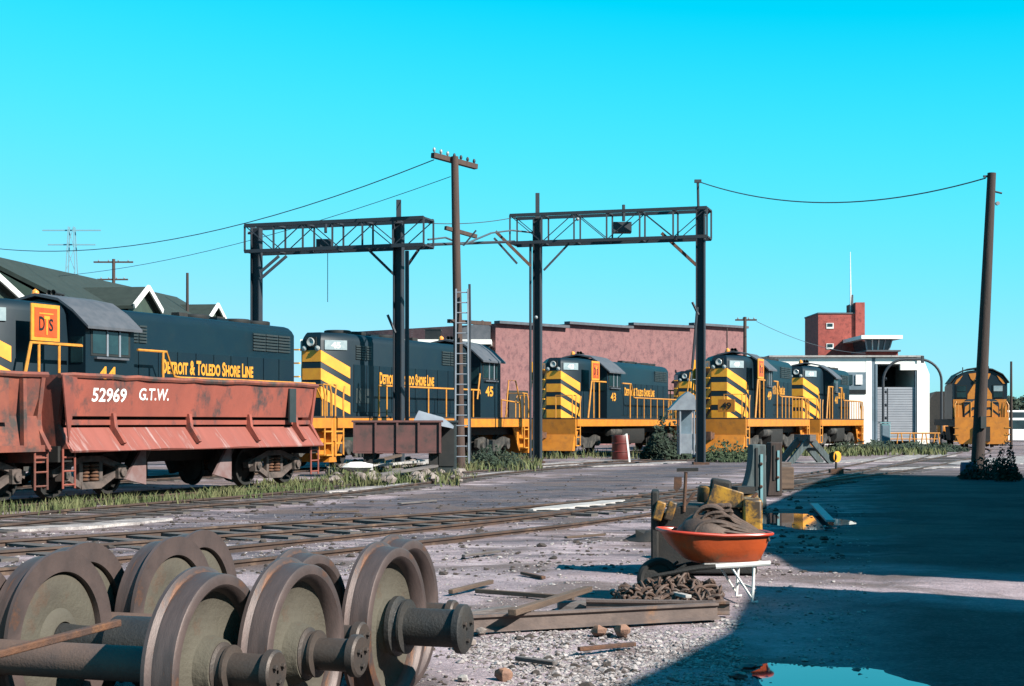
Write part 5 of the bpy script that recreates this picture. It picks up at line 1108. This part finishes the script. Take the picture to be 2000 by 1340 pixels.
# A frame bumper, posts, switch stand
af = empty('wheel_stop', (P(1572, 800, 60).x, 60, 0), R(12), 'grey A shaped buffer stop standing in front of engine 49', 'buffer stop')
for y in (-.5, .5):
    MB().bar((-.85, y, 0), (.0, y, 1.0), .18, .22).build('leg', M['post'], af); MB().bar((.9, y, 0), (.0, y, 1.0), .18, .22).build('leg', M['post'], af)
MB().bar((0, -.8, 1.0), (0, .8, 1.0), .25).build('buffer_beam', M['wood'], af); MB().bar((.35, -.6, .55), (.35, .6, .55), .12).build('tie_beam', M['post'], af)
def bpost(px, py, ytop, Y, wt, wb, label, m='post'):
    p = G(px, py); p = Vector((P(px, 800, Y).x, Y, 0)); zt = P(px, ytop, Y).z; r = empty('bumping_post', p, R(8), label, 'bumping post')
    o = MB(); n = 10; rings = []
    for k in range(n + 1):
        f_ = k / n; w = wt + (wb - wt) * (1 - f_) ** 2.4; x = -(wb - wt) * (1 - f_) ** 2.4 * .45; rings += [(x - w / 2, -.16, zt * f_), (x + w / 2, -.16, zt * f_), (x + w / 2, .16, zt * f_), (x - w / 2, .16, zt * f_)]
    o.add(rings, [(k * 4 + i, k * 4 + (i + 1) % 4, (k + 1) * 4 + (i + 1) % 4, (k + 1) * 4 + i) for k in range(n) for i in range(4)] + [(3, 2, 1, 0), tuple(n * 4 + i for i in range(4))])
    o.build('post', M[m], r, bevel=.02)
    MB().bar((wt * .15, -.175, zt * .1), (wt * .15, -.175, zt * .85), .05, .02).build('iron_strap', M['cyan'], r)
    MB().bar((-wt * .2, -.175, zt * .3), (-wt * .2, -.175, zt * .95), .04, .02).build('iron_strap', M['navy_d'], r)
    for z in (.35, .7): MB().lathe([(.03, 0), (.03, .03), (.01, .04)], (wt * .1, -.17, zt * z), (0, -1, 0), 8).build('bolt', M['rust'], r)
    return r
bpost(1478, 975, 868, 28.5, .26, .62, 'taller grey green bumping post with flared foot behind the wheelbarrow')
bpost(1512, 945, 864, 33.5, .26, .34, 'shorter dark bumping post right of the flared post', 'poled')
bl = empty('timber_block', (P(1512, 800, 34.5).x, 34.5, 0), R(20), 'weathered timber block lying at the foot of the dark bumping post', 'timber block')
MB().box((0, 0, .35), (.75, .5, .5)).build('block', M['wood2'], bl, bevel=.03); MB().box((.1, .05, .65), (.5, .45, .12)).build('cap', M['wood'], bl, bevel=.02)
ss = empty('switch_stand', (P(1633, 800, 47).x, 47, 0), 0, 'low switch stand with round yellow and dark target at the shadow edge', 'switch stand')
MB().box((0, 0, .1), (.4, .3, .14)).build('base', M['rust'], ss); MB().tube((0, 0, .1), (0, 0, .45), .035, n=8).build('spindle', M['black'], ss)
MB().lathe([(.01, -.015), (.17, -.015), (.17, .015), (.01, .015)], (.03, 0, .55), (.6, -.8, 0), 20).build('target', M['yellow'], ss); MB().lathe([(.01, -.015), (.16, -.015), (.16, .015), (.01, .015)], (-.09, .02, .54), (-.85, -.5, 0), 20).build('target', M['foliage_d'], ss)
MB().bar((0, 0, .2), (.45, 0, .14), .04).build('lever', M['rust'], ss)
bb2 = empty('blue_barrel', (P(1892, 800, 44.2).x, 44.2, 0), 0, 'small blue barrel at the shadow edge left of the leaning pole', 'barrel')
MB().lathe([(.01, 0), (.22, 0), (.24, .1), (.24, .35), (.22, .45), (.01, .45)], (0, 0, 0), (0, 0, 1), 18).build('drum', M['bluebarrel'], bb2); MB().lathe([(.23, 0), (.25, .02), (.23, .04)], (0, 0, .2), (0, 0, 1), 18).build('hoop', M['bluebarrel'], bb2)
def van(px, Y, label, L_=4.6, H=1.9, rz=0, m='carwhite'):
    r = empty('parked_van', (P(px, 800, Y).x, Y, 0), rz, label, 'van')
    b = MB(); b.prism([(-L_ / 2, .35), (L_ / 2, .35), (L_ / 2, .95), (L_ / 2 - .9, 1.05), (L_ / 2 - 1.5, H), (-L_ / 2 + .2, H), (-L_ / 2, 1.1)], -.85, .85, 'y'); b.build('body', M[m], r, bevel=.06)
    for s in (-1, 1):
        MB().prism([(-L_ / 2 + .4, 1.15), (L_ / 2 - 1.25, 1.15), (L_ / 2 - 1.65, H - .15), (-L_ / 2 + .45, H - .15)], s * .85, s * .862, 'y').build('side_window', M['glass'], r)
        for x in (-L_ / 2 + .9, L_ / 2 - .85): MB().lathe([(.34, -.1), (.34, .1), (.2, .1), (.2, .07), (.01, .07), (.01, -.1)], (x, s * .78, .34), (0, s, 0), 18).build('wheel', M['rubber'], r)
    MB().b2(L_ / 2, L_ / 2 + .03, -.7, .7, .55, .8).build('grille', M['navy_d'], r)
    for s in (-1, 1): MB().lathe([(.09, 0), (.1, .03), (.01, .04)], (L_ / 2, s * .62, .82), (1, 0, 0), 10).build('headlight', M['lens'], r)
    return r
van(1992, 105, 'white van parked beside the tracks at the right edge'); van(1995, 128, 'white van parked behind the nearer van at the right edge', 4.6, 2.6, R(5))

# ------------------------------------------------------------------ wheelsets in the foreground
U = Vector((.951, -.309, 0)); V = Vector((.309, .951, 0)); RU = math.atan2(U.y, U.x)
Rw = .44
def wheel_prof(R_):   # closed (r, x): +x is the outer face, flange on the inner side
    return [(R_ + .028, -.085), (R_ + .03, -.065), (R_ + .004, -.045), (R_ - .002, .055), (R_ - .012, .062), (R_ - .050, .062), (R_ - .070, .045),
            (R_ - .085, .0), (R_ - .11, -.022), (.23, -.035), (.155, -.01), (.135, .06), (.10, .062), (.10, -.095), (.14, -.09), (.17, -.062), (.26, -.075), (R_ - .10, -.062), (R_ - .08, -.085)]
def make_wheelset(label, jr=.075, jl=.30, gear=False, am='axle'):
    r = empty('wheelset', (0, 0, 0), RU, label, 'wheelset', 'loose wheelsets lying in the foreground'); z = Rw + .02
    for (x, s) in ((0, 1), (-1.435, -1)):
        rim = MB(); pr = wheel_prof(Rw)
        rim.lathe([pr[i] for i in (0, 1, 2, 3, 4, 5, 6, 7)] + [(Rw - .085, -.05), pr[18]], (x, 0, z), (s, 0, 0), 72)
        w = rim.build('wheel', M['wheelrim'], r)
        dsc = MB(); dsc.lathe([(Rw - .075, 0), (Rw - .11, -.022), (.23, -.035), (.155, -.01), (.135, .06), (.10, .062), (.10, -.095), (.14, -.09), (.17, -.062), (.26, -.075), (Rw - .10, -.062), (Rw - .075, -.04)], (x, 0, z), (s, 0, 0), 64)
        dsc.build('wheel_plate', M['wheeldisc'], w)
        j = MB(); j.lathe([(.01, .03), (jr * 1.6, .04), (jr * 1.6, .065), (jr * 1.38, .075), (jr * 1.3, .10), (jr * 1.45, .104), (jr * 1.45, .118), (jr, .125), (jr, .125 + jl), (jr * 1.3, .13 + jl), (jr * 1.3, .165 + jl), (jr * 1.15, .175 + jl), (.01, .175 + jl)], (x, 0, z), (s, 0, 0), 36, closed=False)
        jo = j.build('journal', M[am], r)
        for k in range(3): a = k * 2.09 + .5; MB().lathe([(.014, 0), (.014, .016), (.003, .02)], (x + s * (.175 + jl), math.cos(a) * jr * .6, z + math.sin(a) * jr * .6), (s, 0, 0), 6).build('cap_bolt', M['axle'], jo)
    a = MB(); a.lathe([(.10, -1.435), (.085, -1.25), (.085, -.2), (.10, 0)], (0, 0, z), (1, 0, 0), 28, closed=False); a.build('axle', M['pipe'] if not gear else M['axleg'], r)
    if gear:
        g_ = MB(); g_.lathe([(.09, -1.02), (.145, -1.02), (.145, -.42), (.09, -.42)], (0, 0, z), (1, 0, 0), 28); g_.build('axle_sleeve', M['axleg'], r)
    return r
spots = [('nearest rusty wheelset, its wheel cut by the bottom of the frame', -3.53, 6.34, .078, .17, False, 'axle', 0),
         ('second wheelset with brown rimmed wheel and dark sleeve on its axle', -3.36, 6.90, .080, .17, True, 'axle', 0),
         ('low rust edged wheelset between the second and the thick journalled one', -3.57, 7.44, .07, .16, False, 'axle', 0),
         ('wheelset with the thickest dark journal, rightmost in the front row', -3.32, 7.98, .105, .29, False, 'axleg', 0),
         ('rearmost wheelset, its dark rims showing behind the thick journalled one', -3.45, 8.52, .07, .16, False, 'axle', 0)]
for (lb, a, v, jr, jl, ge_, am, dz) in spots:
    w = make_wheelset(lb, jr, jl, ge_, am); p = U * a + V * v; w.location = (p.x, p.y, dz)
# loose things about the wheelsets
bar = plank('rusty_bar', P(-60, 1292, 5.6), P(232, 1216, 6.3), .035, .03, M['rust'], 'thin rusty bar lying across the axles at the left edge', 'bar', z=0)
tb = plank('timber_baulk', Vector((-.75, 6.55, 0)), Vector((-.28, 6.95, 0)), .55, .24, M['wood'], 'thick weathered timber baulk below the middle wheelset journal', 'timber', z=.04)
tb2 = plank('timber_baulk', Vector((-1.15, 5.9, 0)), Vector((-.3, 6.1, 0)), .30, .20, M['wood'], 'short weathered baulk at the bottom edge under the journals', 'timber', z=.03)
rp_ = plank('rusty_plate', Vector((-.95, 6.95, .2)), Vector((-.45, 7.2, .2)), .2, .015, M['rust'], 'orange rusty plate with holes lying on the timber baulk', 'plate', z=0)
# dark earth heap of metal between and under wheels: loose stones
for (px, py, s, m_, lb) in [(185, 1325, .05, 'pinkstone', 'pointed pale stone in the dark below the left wheels'), (912, 1262, .06, 'stone', 'square pinkish stone below the end of the thick journal'), (940, 1238, .045, 'stone', 'pale cube of stone under the rusty rail end'),
                        (905, 1330, .035, 'concrete', 'small white stone at the bottom beside the timber baulk'), (1215, 1240, .07, 'pinkstone', 'pinkish broken brick on the pale gravel'), (1170, 1238, .06, 'pinkstone', 'reddish lump left of the broken brick'), (985, 1325, .06, 'pinkstone', 'flat reddish stone at the bottom edge')]:
    g_ = G(px, py); o = MB().sphere((0, 0, 0), s, 7, 5, .25, .7, px).build('stone', M[m_]); o.location = (g_.x, g_.y, s * .45); tag(o, lb, 'stone')
# rails and timbers lying to the right of the wheelsets
def lrail(a, b, label, z=.05, h=.13):
    a = Vector(a); b = Vector(b); L_ = (b - a).length; o = MB()
    o.prism([(-.07, 0), (.07, 0), (.07, .012), (.01, .03), (.01, h - .035), (.035, h - .02), (.035, h), (-.035, h), (-.035, h - .02), (-.01, h - .035), (-.01, .03), (-.07, .012)], -L_ / 2, L_ / 2, 'x')
    ob = o.build('loose_rail', M['rust2']); c = (a + b) / 2; d = b - a; ob.location = (c.x, c.y, z - .05); ob.rotation_euler = (0, -math.asin(d.z / L_), math.atan2(d.y, d.x)); return tag(ob, label, 'rail')
M['rust2'] = mat('brown_rail', (.20, .145, .125), (.13, .095, .085), 4, .75, c3=(.30, .16, .09), s3=3, k3=(.6, .72), bump=.2)
lrail(G(890, 1236), G(1400, 1208), 'longest rusty rail lying on the gravel right of the wheelsets', .05)
lrail(G(1145, 1196), G(1425, 1200), 'short brown rail lying in front of the chain pile', .05, .11)
plank('timber', G(1000, 1238), G(1150, 1186), .07, .05, M['wood2'], 'slanting brown timber lying across the long rail', 'timber', z=.16)
plank('timber', G(1090, 1192), G(1330, 1190), .16, .07, M['wood'], 'weathered grey timber directly behind the long rail', 'timber', z=.04)
plank('timber', G(905, 1208), G(1000, 1196), .09, .05, M['wood'], 'short grey stick between the thick journal and the slanting timber', 'timber', z=.03)
plank('timber', G(930, 1158), G(1120, 1172), .05, .04, M['wood2'], 'thin brown stick lying behind the long rail', 'timber', z=.02)
plank('timber', G(880, 1160), G(960, 1140), .05, .04, M['wood2'], 'thin stick nearest the rearmost wheelset', 'timber', z=.02)
plank('white_board', G(1300, 1177), G(1345, 1188), .06, .03, M['concrete'], 'short white and pink board lying against the chain pile', 'board', z=.10)
plank('white_board', G(1262, 1188), G(1285, 1198), .06, .03, M['concrete'], 'small pale blue white board at the front of the chain pile', 'board', z=.06)
# chain pile
cpile = empty('chain_pile', G(1312, 1176), 0, 'heap of rusty chain links in front of the wheelbarrow', 'chain'); pts = [(math.cos(t) * .055 * (1.35 if abs(math.cos(t)) > .5 else 1.25), math.sin(t) * .032, 0) for t in [k * math.pi / 5 for k in range(10)]]
lk = MB().path(pts, .013, 6, closed=True).mesh('link', M['chain']); rg = random.Random(3)
for k in range(290):
    x = rg.uniform(-.47, .42); y = rg.gauss(0, .17); hh = max(0, .20 * (1 - (abs(x + .02) / .55) ** 2) * math.exp(-(y / .25) ** 2)) * (1.15 if x > 0 else .85)
    o = bpy.data.objects.new('link', lk); COL.objects.link(o); o.parent = cpile; o.location = (x, y, .02 + hh * rg.uniform(.25, 1)); o.rotation_euler = (rg.uniform(0, 3), rg.uniform(-.9, .9), rg.uniform(0, 3)); o.scale = [rg.uniform(.85, 1.15)] * 3
core = MB(); n = 18; vs = [((i / n - .5) * .92, (j / 8 - .5) * .5, max(-.02, .15 * (1 - ((i / n - .52) / .5) ** 2) * (1 - ((j / 8 - .5) / .5) ** 2) - .02)) for i in range(n + 1) for j in range(9)]
core.add(vs, [(i * 9 + j, (i + 1) * 9 + j, (i + 1) * 9 + j + 1, i * 9 + j + 1) for i in range(n) for j in range(8)]); core.build('rust_scale_heap', M['rust'], cpile)
# ------------------------------------------------------------------ wheelbarrow
wb = empty('wheelbarrow', (P(1395, 800, 13.9).x, 13.9, 0), R(8), 'orange red wheelbarrow loaded with brown hose, on white legs', 'wheelbarrow')
def tray():
    n = 44; o = MB(); rings = []
    prof = [(1.0, .60, 0), (1.0, .585, 0), (.955, .575, .0), (.88, .48, .3), (.74, .37, .8), (.66, .345, 1.0)]
    def sup(t, a, b, e=.5): c, s = math.cos(t), math.sin(t); return math.copysign(abs(c) ** e, c) * a, math.copysign(abs(s) ** e, s) * b
    for (k, z, f_) in prof:
        for i in range(n):
            t = 2 * math.pi * i / n; x, y = sup(t, .50 * k, .33 * k, .55)
            zz = z + (.035 if x < 0 else 0) * (-x / .5) * (1 - f_)
            x += .12 * f_ * (1 if x < 0 else .35); rings.append((x, y, zz))
    m = len(prof)
    inn = []
    for (k, z) in ((.97, .59), (.86, .49), (.68, .37)):
        for i in range(n):
            t = 2 * math.pi * i / n; x, y = sup(t, .50 * k, .33 * k, .55); f_ = {(.97): 0, (.86): .3, (.68): 1}[k]
            zz = z + (.035 if x < 0 else 0) * (-x / .5) * (1 - f_); inn.append((x + .12 * f_ * (1 if x < 0 else .35), y, zz))
    vs = rings + inn
    fs = [(j * n + i, j * n + (i + 1) % n, (j + 1) * n + (i + 1) % n, (j + 1) * n + i) for j in range(m - 1) for i in range(n)]
    fs.append(tuple((m - 1) * n + i for i in range(n)))
    b = m * n
    fs += [(i, b + i, b + (i + 1) % n, (i + 1) % n) for i in range(n)] + [(b + j * n + i, b + (j + 1) * n + i, b + (j + 1) * n + (i + 1) % n, b + j * n + (i + 1) % n) for j in range(2) for i in range(n)]
    fs.append(tuple(b + 2 * n + i for i in range(n))[::-1])
    o.add(vs, fs, True); t_ = o.build('tray', M['barrow'], wb)
    rim = []
    for i in range(n): t = 2 * math.pi * i / n; x, y = sup(t, .505, .335, .55); rim.append((x, y, .60 + (.035 if x < 0 else 0) * (-x / .5)))
    MB().path(rim, .014, 8, closed=True).build('rolled_rim', M['barrowrim'], t_)
tray()
for s in (-1, 1):
    MB().path([(-.05, s * .225, .315), (.38, s * .26, .34), (.44, s * .265, .345)], .022, 8).build('handle', M['white'], wb); MB().path([(-.60, s * .08, .22), (-.2, s * .20, .30), (-.05, s * .225, .315)], .02, 8).build('frame_rail', M['black'], wb)
    MB().path([(.30, s * .24, .33), (.28, s * .25, .0), (.33, s * .25, .0)], .014, 6).build('leg', M['white'], wb)
    MB().path([(.10, s * .23, .30), (.27, s * .25, .04)], .011, 6).build('leg_brace', M['white'], wb)
MB().tube((.30, -.24, .12), (.30, .24, .12), .011, n=6).build('leg_tie', M['white'], wb)
MB().plate([(-.15, -.22, .335), (.40, -.26, .345), (.40, .26, .345), (-.15, .22, .335)], (0, 0, 1), .012).build('undertray', M['concrete'], wb)
wl = empty('wheel', (-.52, 0, .19)); wl.parent = wb
tyre = [(.14, -.035), (.17, -.045), (.19, -.03), (.195, 0), (.19, .03), (.17, .045), (.14, .035)]
MB().lathe(tyre, (0, 0, 0), (0, 1, 0), 30).build('tyre', M['rubber'], wl); MB().lathe([(.145, -.02), (.145, .02), (.03, .035), (.01, .035), (.01, -.035), (.03, -.035)], (0, 0, 0), (0, 1, 0), 20).build('rim', M['black'], wl)
MB().tube((0, -.1, 0), (0, .1, 0), .012, n=6).build('spindle', M['axle'], wl)
for s in (-1, 1): MB().bar((-.52, s * .08, .19), (-.3, s * .15, .33), .02).build('fork', M['black'], wb)
# hose in the barrow: many strands, one coiled hose
hr = empty('coiled_hose', wb.location, wb.rotation_euler.z, 'coils of brown ribbed hose heaped in the orange wheelbarrow', 'hose'); rg = random.Random(9)
for k in range(24):
    a0 = rg.uniform(-.25, -.05); y = -.26 + .022 * k + rg.uniform(-.01, .01); top = .27 * (1 - (abs(y) / .30) ** 2) + rg.uniform(-.02, .02); zz = .58
    q = [(a0 - .02, y, zz - .02), (a0 + .06, y + .01, zz + top * .8), (a0 + .2, y - .015, zz + top), (.12 + rg.uniform(-.03, .03), y, zz + top * .72), (.28, y * .95, zz + top * .38), (.40, y * .9, zz + .02), (.44, y * .85, zz - .04)]
    sm_ = []
    qq = [Vector(v) for v in [q[0]] + q + [q[-1]]]
    for i in range(1, len(qq) - 2):
        a_, b_, c_, d_ = qq[i - 1:i + 3]
        for j in range(5): t = j / 5; sm_.append(.5 * ((2 * b_) + (c_ - a_) * t + (2 * a_ - 5 * b_ + 4 * c_ - d_) * t * t + (3 * b_ - a_ - 3 * c_ + d_) * t ** 3))
    sm_.append(Vector(q[-1])); MB().path(sm_, rg.uniform(.015, .021), 7).build('hose_strand', M['hose'] if k % 3 else M['chain'], hr)
MB().sphere((-.06, 0, .56), .30, 14, 8, .10, .72, 4).build('hose_core', M['hose'], hr)
# yellow machine with handwheel behind the barrow
ym = empty('yellow_track_machine', (P(1385, 800, 16.2).x, 16.2, 0), R(-6), 'battered yellow machine with a rusty T handle behind the wheelbarrow', 'machine')
def M3(px, py, dy=0): p = P(px, py, 16.2 + dy); return (p.x - P(1385, 800, 16.2).x, dy, p.z)
MB().prism([(-.56, .0), (.5, .0), (.5, .45), (.3, .70), (-.3, .72), (-.56, .60)], 0, .7, 'y').build('housing', M['black'], ym, bevel=.02)
for (px, w) in ((1290, .10), (1312, .09)): p = M3(px, 998, -.1); MB().box((p[0], p[1], p[2]), (w, .16, .20), Matrix.Rotation(.3, 3, 'Y')).build('bracket', M['machine'], ym, bevel=.015)
MB().box((-.57, .2, .45), (.08, .6, .85)).build('end_frame', M['black'], ym, bevel=.02)
MB().box((.12, .3, .86), (.22, .35, .26), Matrix.Rotation(.15, 3, 'Y')).build('engine_block', M['black'], ym, bevel=.03); MB().lathe([(.10, 0), (.11, .02), (.11, .16), (.09, .18), (.01, .18)], (-.02, .25, .74), (.1, 0, 1), 14).build('air_filter', M['machine'], ym)
MB().prism([(-.05, .70), (.35, .70), (.36, .86), (.05, .95)], -.05, .04, 'y').build('cover', M['machine'], ym, bevel=.01)
MB().box((.45, .1, .55), (.20, .5, .50)).build('fuel_box', M['machine'], ym, bevel=.03)
a, b = M3(1336, 1000), M3(1340, 922); MB().tube(a, b, .018, n=8).build('handle_stem', M['barrowrim'] if 0 else M['rust'], ym)
MB().bar(M3(1322, 918), M3(1364, 917), .05, .035).build('handle_grip', M['black'], ym); MB().plate([M3(1317, 932), M3(1332, 932), M3(1332, 950), M3(1322, 962), M3(1316, 955)], (0, 1, 0), .02).build('rusty_vane', M['rust'], ym)
for k in range(4): MB().tube((-.35 + k * .2, .1, .6), (-.15 + k * .22, .15, .85), .018, n=6).build('linkage', M['rust'], ym)
oc = empty('yellow_engine_casing', (P(1462, 800, 17.6).x, 17.6, 0), R(15), 'yellow and brown casing standing right of the battered machine', 'machine casing')
MB().prism([(-.16, 0), (.17, 0), (.17, .55), (.12, .78), (-.1, .74), (-.16, .5)], 0, .35, 'y').build('casing', M['machine'], oc, bevel=.02); MB().lathe([(.09, 0), (.10, .02), (.08, .05), (.01, .05)], (.0, -.0, .45), (0, -1, 0), 14).build('cover_plate', M['rust'], oc); MB().box((0, .18, .82), (.22, .25, .08)).build('cap', M['black'], oc)
# pale blue board by the far puddle and red scraps beside the near one
plank('board', G(1590, 990), G(1622, 1024), .14, .04, M['sheet'], 'pale board slanting out of the far puddle in the shade', 'board', z=.05)
for (px, py, lb) in ((1440, 1322, 'dark red leafy scrap at the left edge of the near puddle'), (1465, 1305, 'red rag at the tip of the near puddle')):
    g_ = G(px, py); o = MB().sphere((0, 0, 0), .07, 8, 5, .4, .25, px).build('rag', M['redbarrel']); o.location = (g_.x, g_.y, .01); tag(o, lb, 'rag')
for (x0, y0_, x1, y1_, w_, m_, lb) in [(610, 1003, 700, 1000, .08, 'wood2', 'brown stick lying between the rails above the middle wheelsets'), (905, 1088, 975, 1079, .05, 'wood', 'grey stick on open ground right of the rearmost wheelset'),
        (1020, 1122, 1062, 1131, .05, 'rust', 'short rusty strip on the pale ground left of the wheelbarrow'), (1105, 1052, 1180, 1046, .06, 'wood2', 'brown lath lying beside the coal heap'), (780, 985, 850, 979, .10, 'wood', 'grey board lying left of the long pale slab'),
        (1130, 1272, 1240, 1262, .04, 'rust', 'rusty strip lying on the dark soil below the long rail'), (1010, 1290, 1085, 1300, .05, 'wood', 'grey splinter of timber near the bottom edge')]:
    plank('scrap_strip', G(x0, y0_), G(x1, y1_), w_, .03, M[m_], lb, 'scrap', z=.015)
# dark clod heap behind barrow left and stick shadows
hp = MB(); hp.sphere((0, 0, 0), .30, 10, 6, .3, .45, 8); o = hp.build('coal_heap', M['black']); g_ = G(1262, 1055); o.location = (g_.x, g_.y, 0); tag(o, 'small black heap of coal left of the wheelbarrow', 'heap')
# ------------------------------------------------------------------ gravel
rg = random.Random(21); gr = MB()
ic = [(.55, 0, .6), (-.2, .5, .65), (-.3, -.45, .55), (.9, .2, 0), (.2, .95, -.1), (-.75, .55, .05), (-.85, -.4, 0), (-.05, -.95, .1), (.75, -.6, -.1), (0, 0, -.6)]
icf = [(0, 1, 2), (0, 3, 4, 1), (1, 4, 5), (1, 5, 6, 2), (2, 6, 7), (2, 7, 8, 0), (0, 8, 3), (9, 4, 3), (9, 5, 4), (9, 6, 5), (9, 7, 6), (9, 8, 7), (9, 3, 8)]
def pebbles(o, n, f, s0, s1):
    vs, fs = o.v, o.f
    for _ in range(n):
        x, y = f(rg)
        if noise.noise(Vector((x * 1.3, y * 1.3, 9))) < rg.uniform(-.5, .2): continue
        s = rg.uniform(s0, s1) * (1 if rg.random() < .93 else 2.2); a = rg.uniform(0, 6.3); b = len(vs); ca, sa = math.cos(a) * s, math.sin(a) * s; z = gz(x, y) + s * .15
        for (p, q, r_) in ic:
            j = rg.uniform(.75, 1.25); vs.append((x + (p * ca - q * sa) * j, y + (p * sa + q * ca) * j, z + r_ * s * .7 * j))
        fs += [tuple(b + i for i in t) for t in icf]; o.sm += [False] * len(icf)
pebbles(gr, 9000, gpx(880, 1450, 1200, 1340), .006, .016); pebbles(gr, 6000, gpx(500, 1700, 1060, 1340), .006, .016); pebbles(gr, 3500, gpx(0, 1700, 1000, 1120), .008, .018)
tag(gr.build('gravel', M['ballast2'] if 'ballast2' in M else mat('loose_gravel', (.46, .42, .41), (.16, .13, .125), 14, .9, world=True)), 'loose pale gravel scattered over the foreground', 'gravel', kind='stuff')
db = MB(); pebbles(db, 2500, gpx(0, 1250, 1180, 1340), .008, .022); pebbles(db, 2600, gpx(0, 1650, 925, 1120), .015, .04); tag(db.build('debris', mat('dark_debris', (.10, .07, .055), (.05, .04, .035), 30, .9, world=True)), 'dark lumps of rusty debris about the wheelsets', 'debris', kind='stuff')
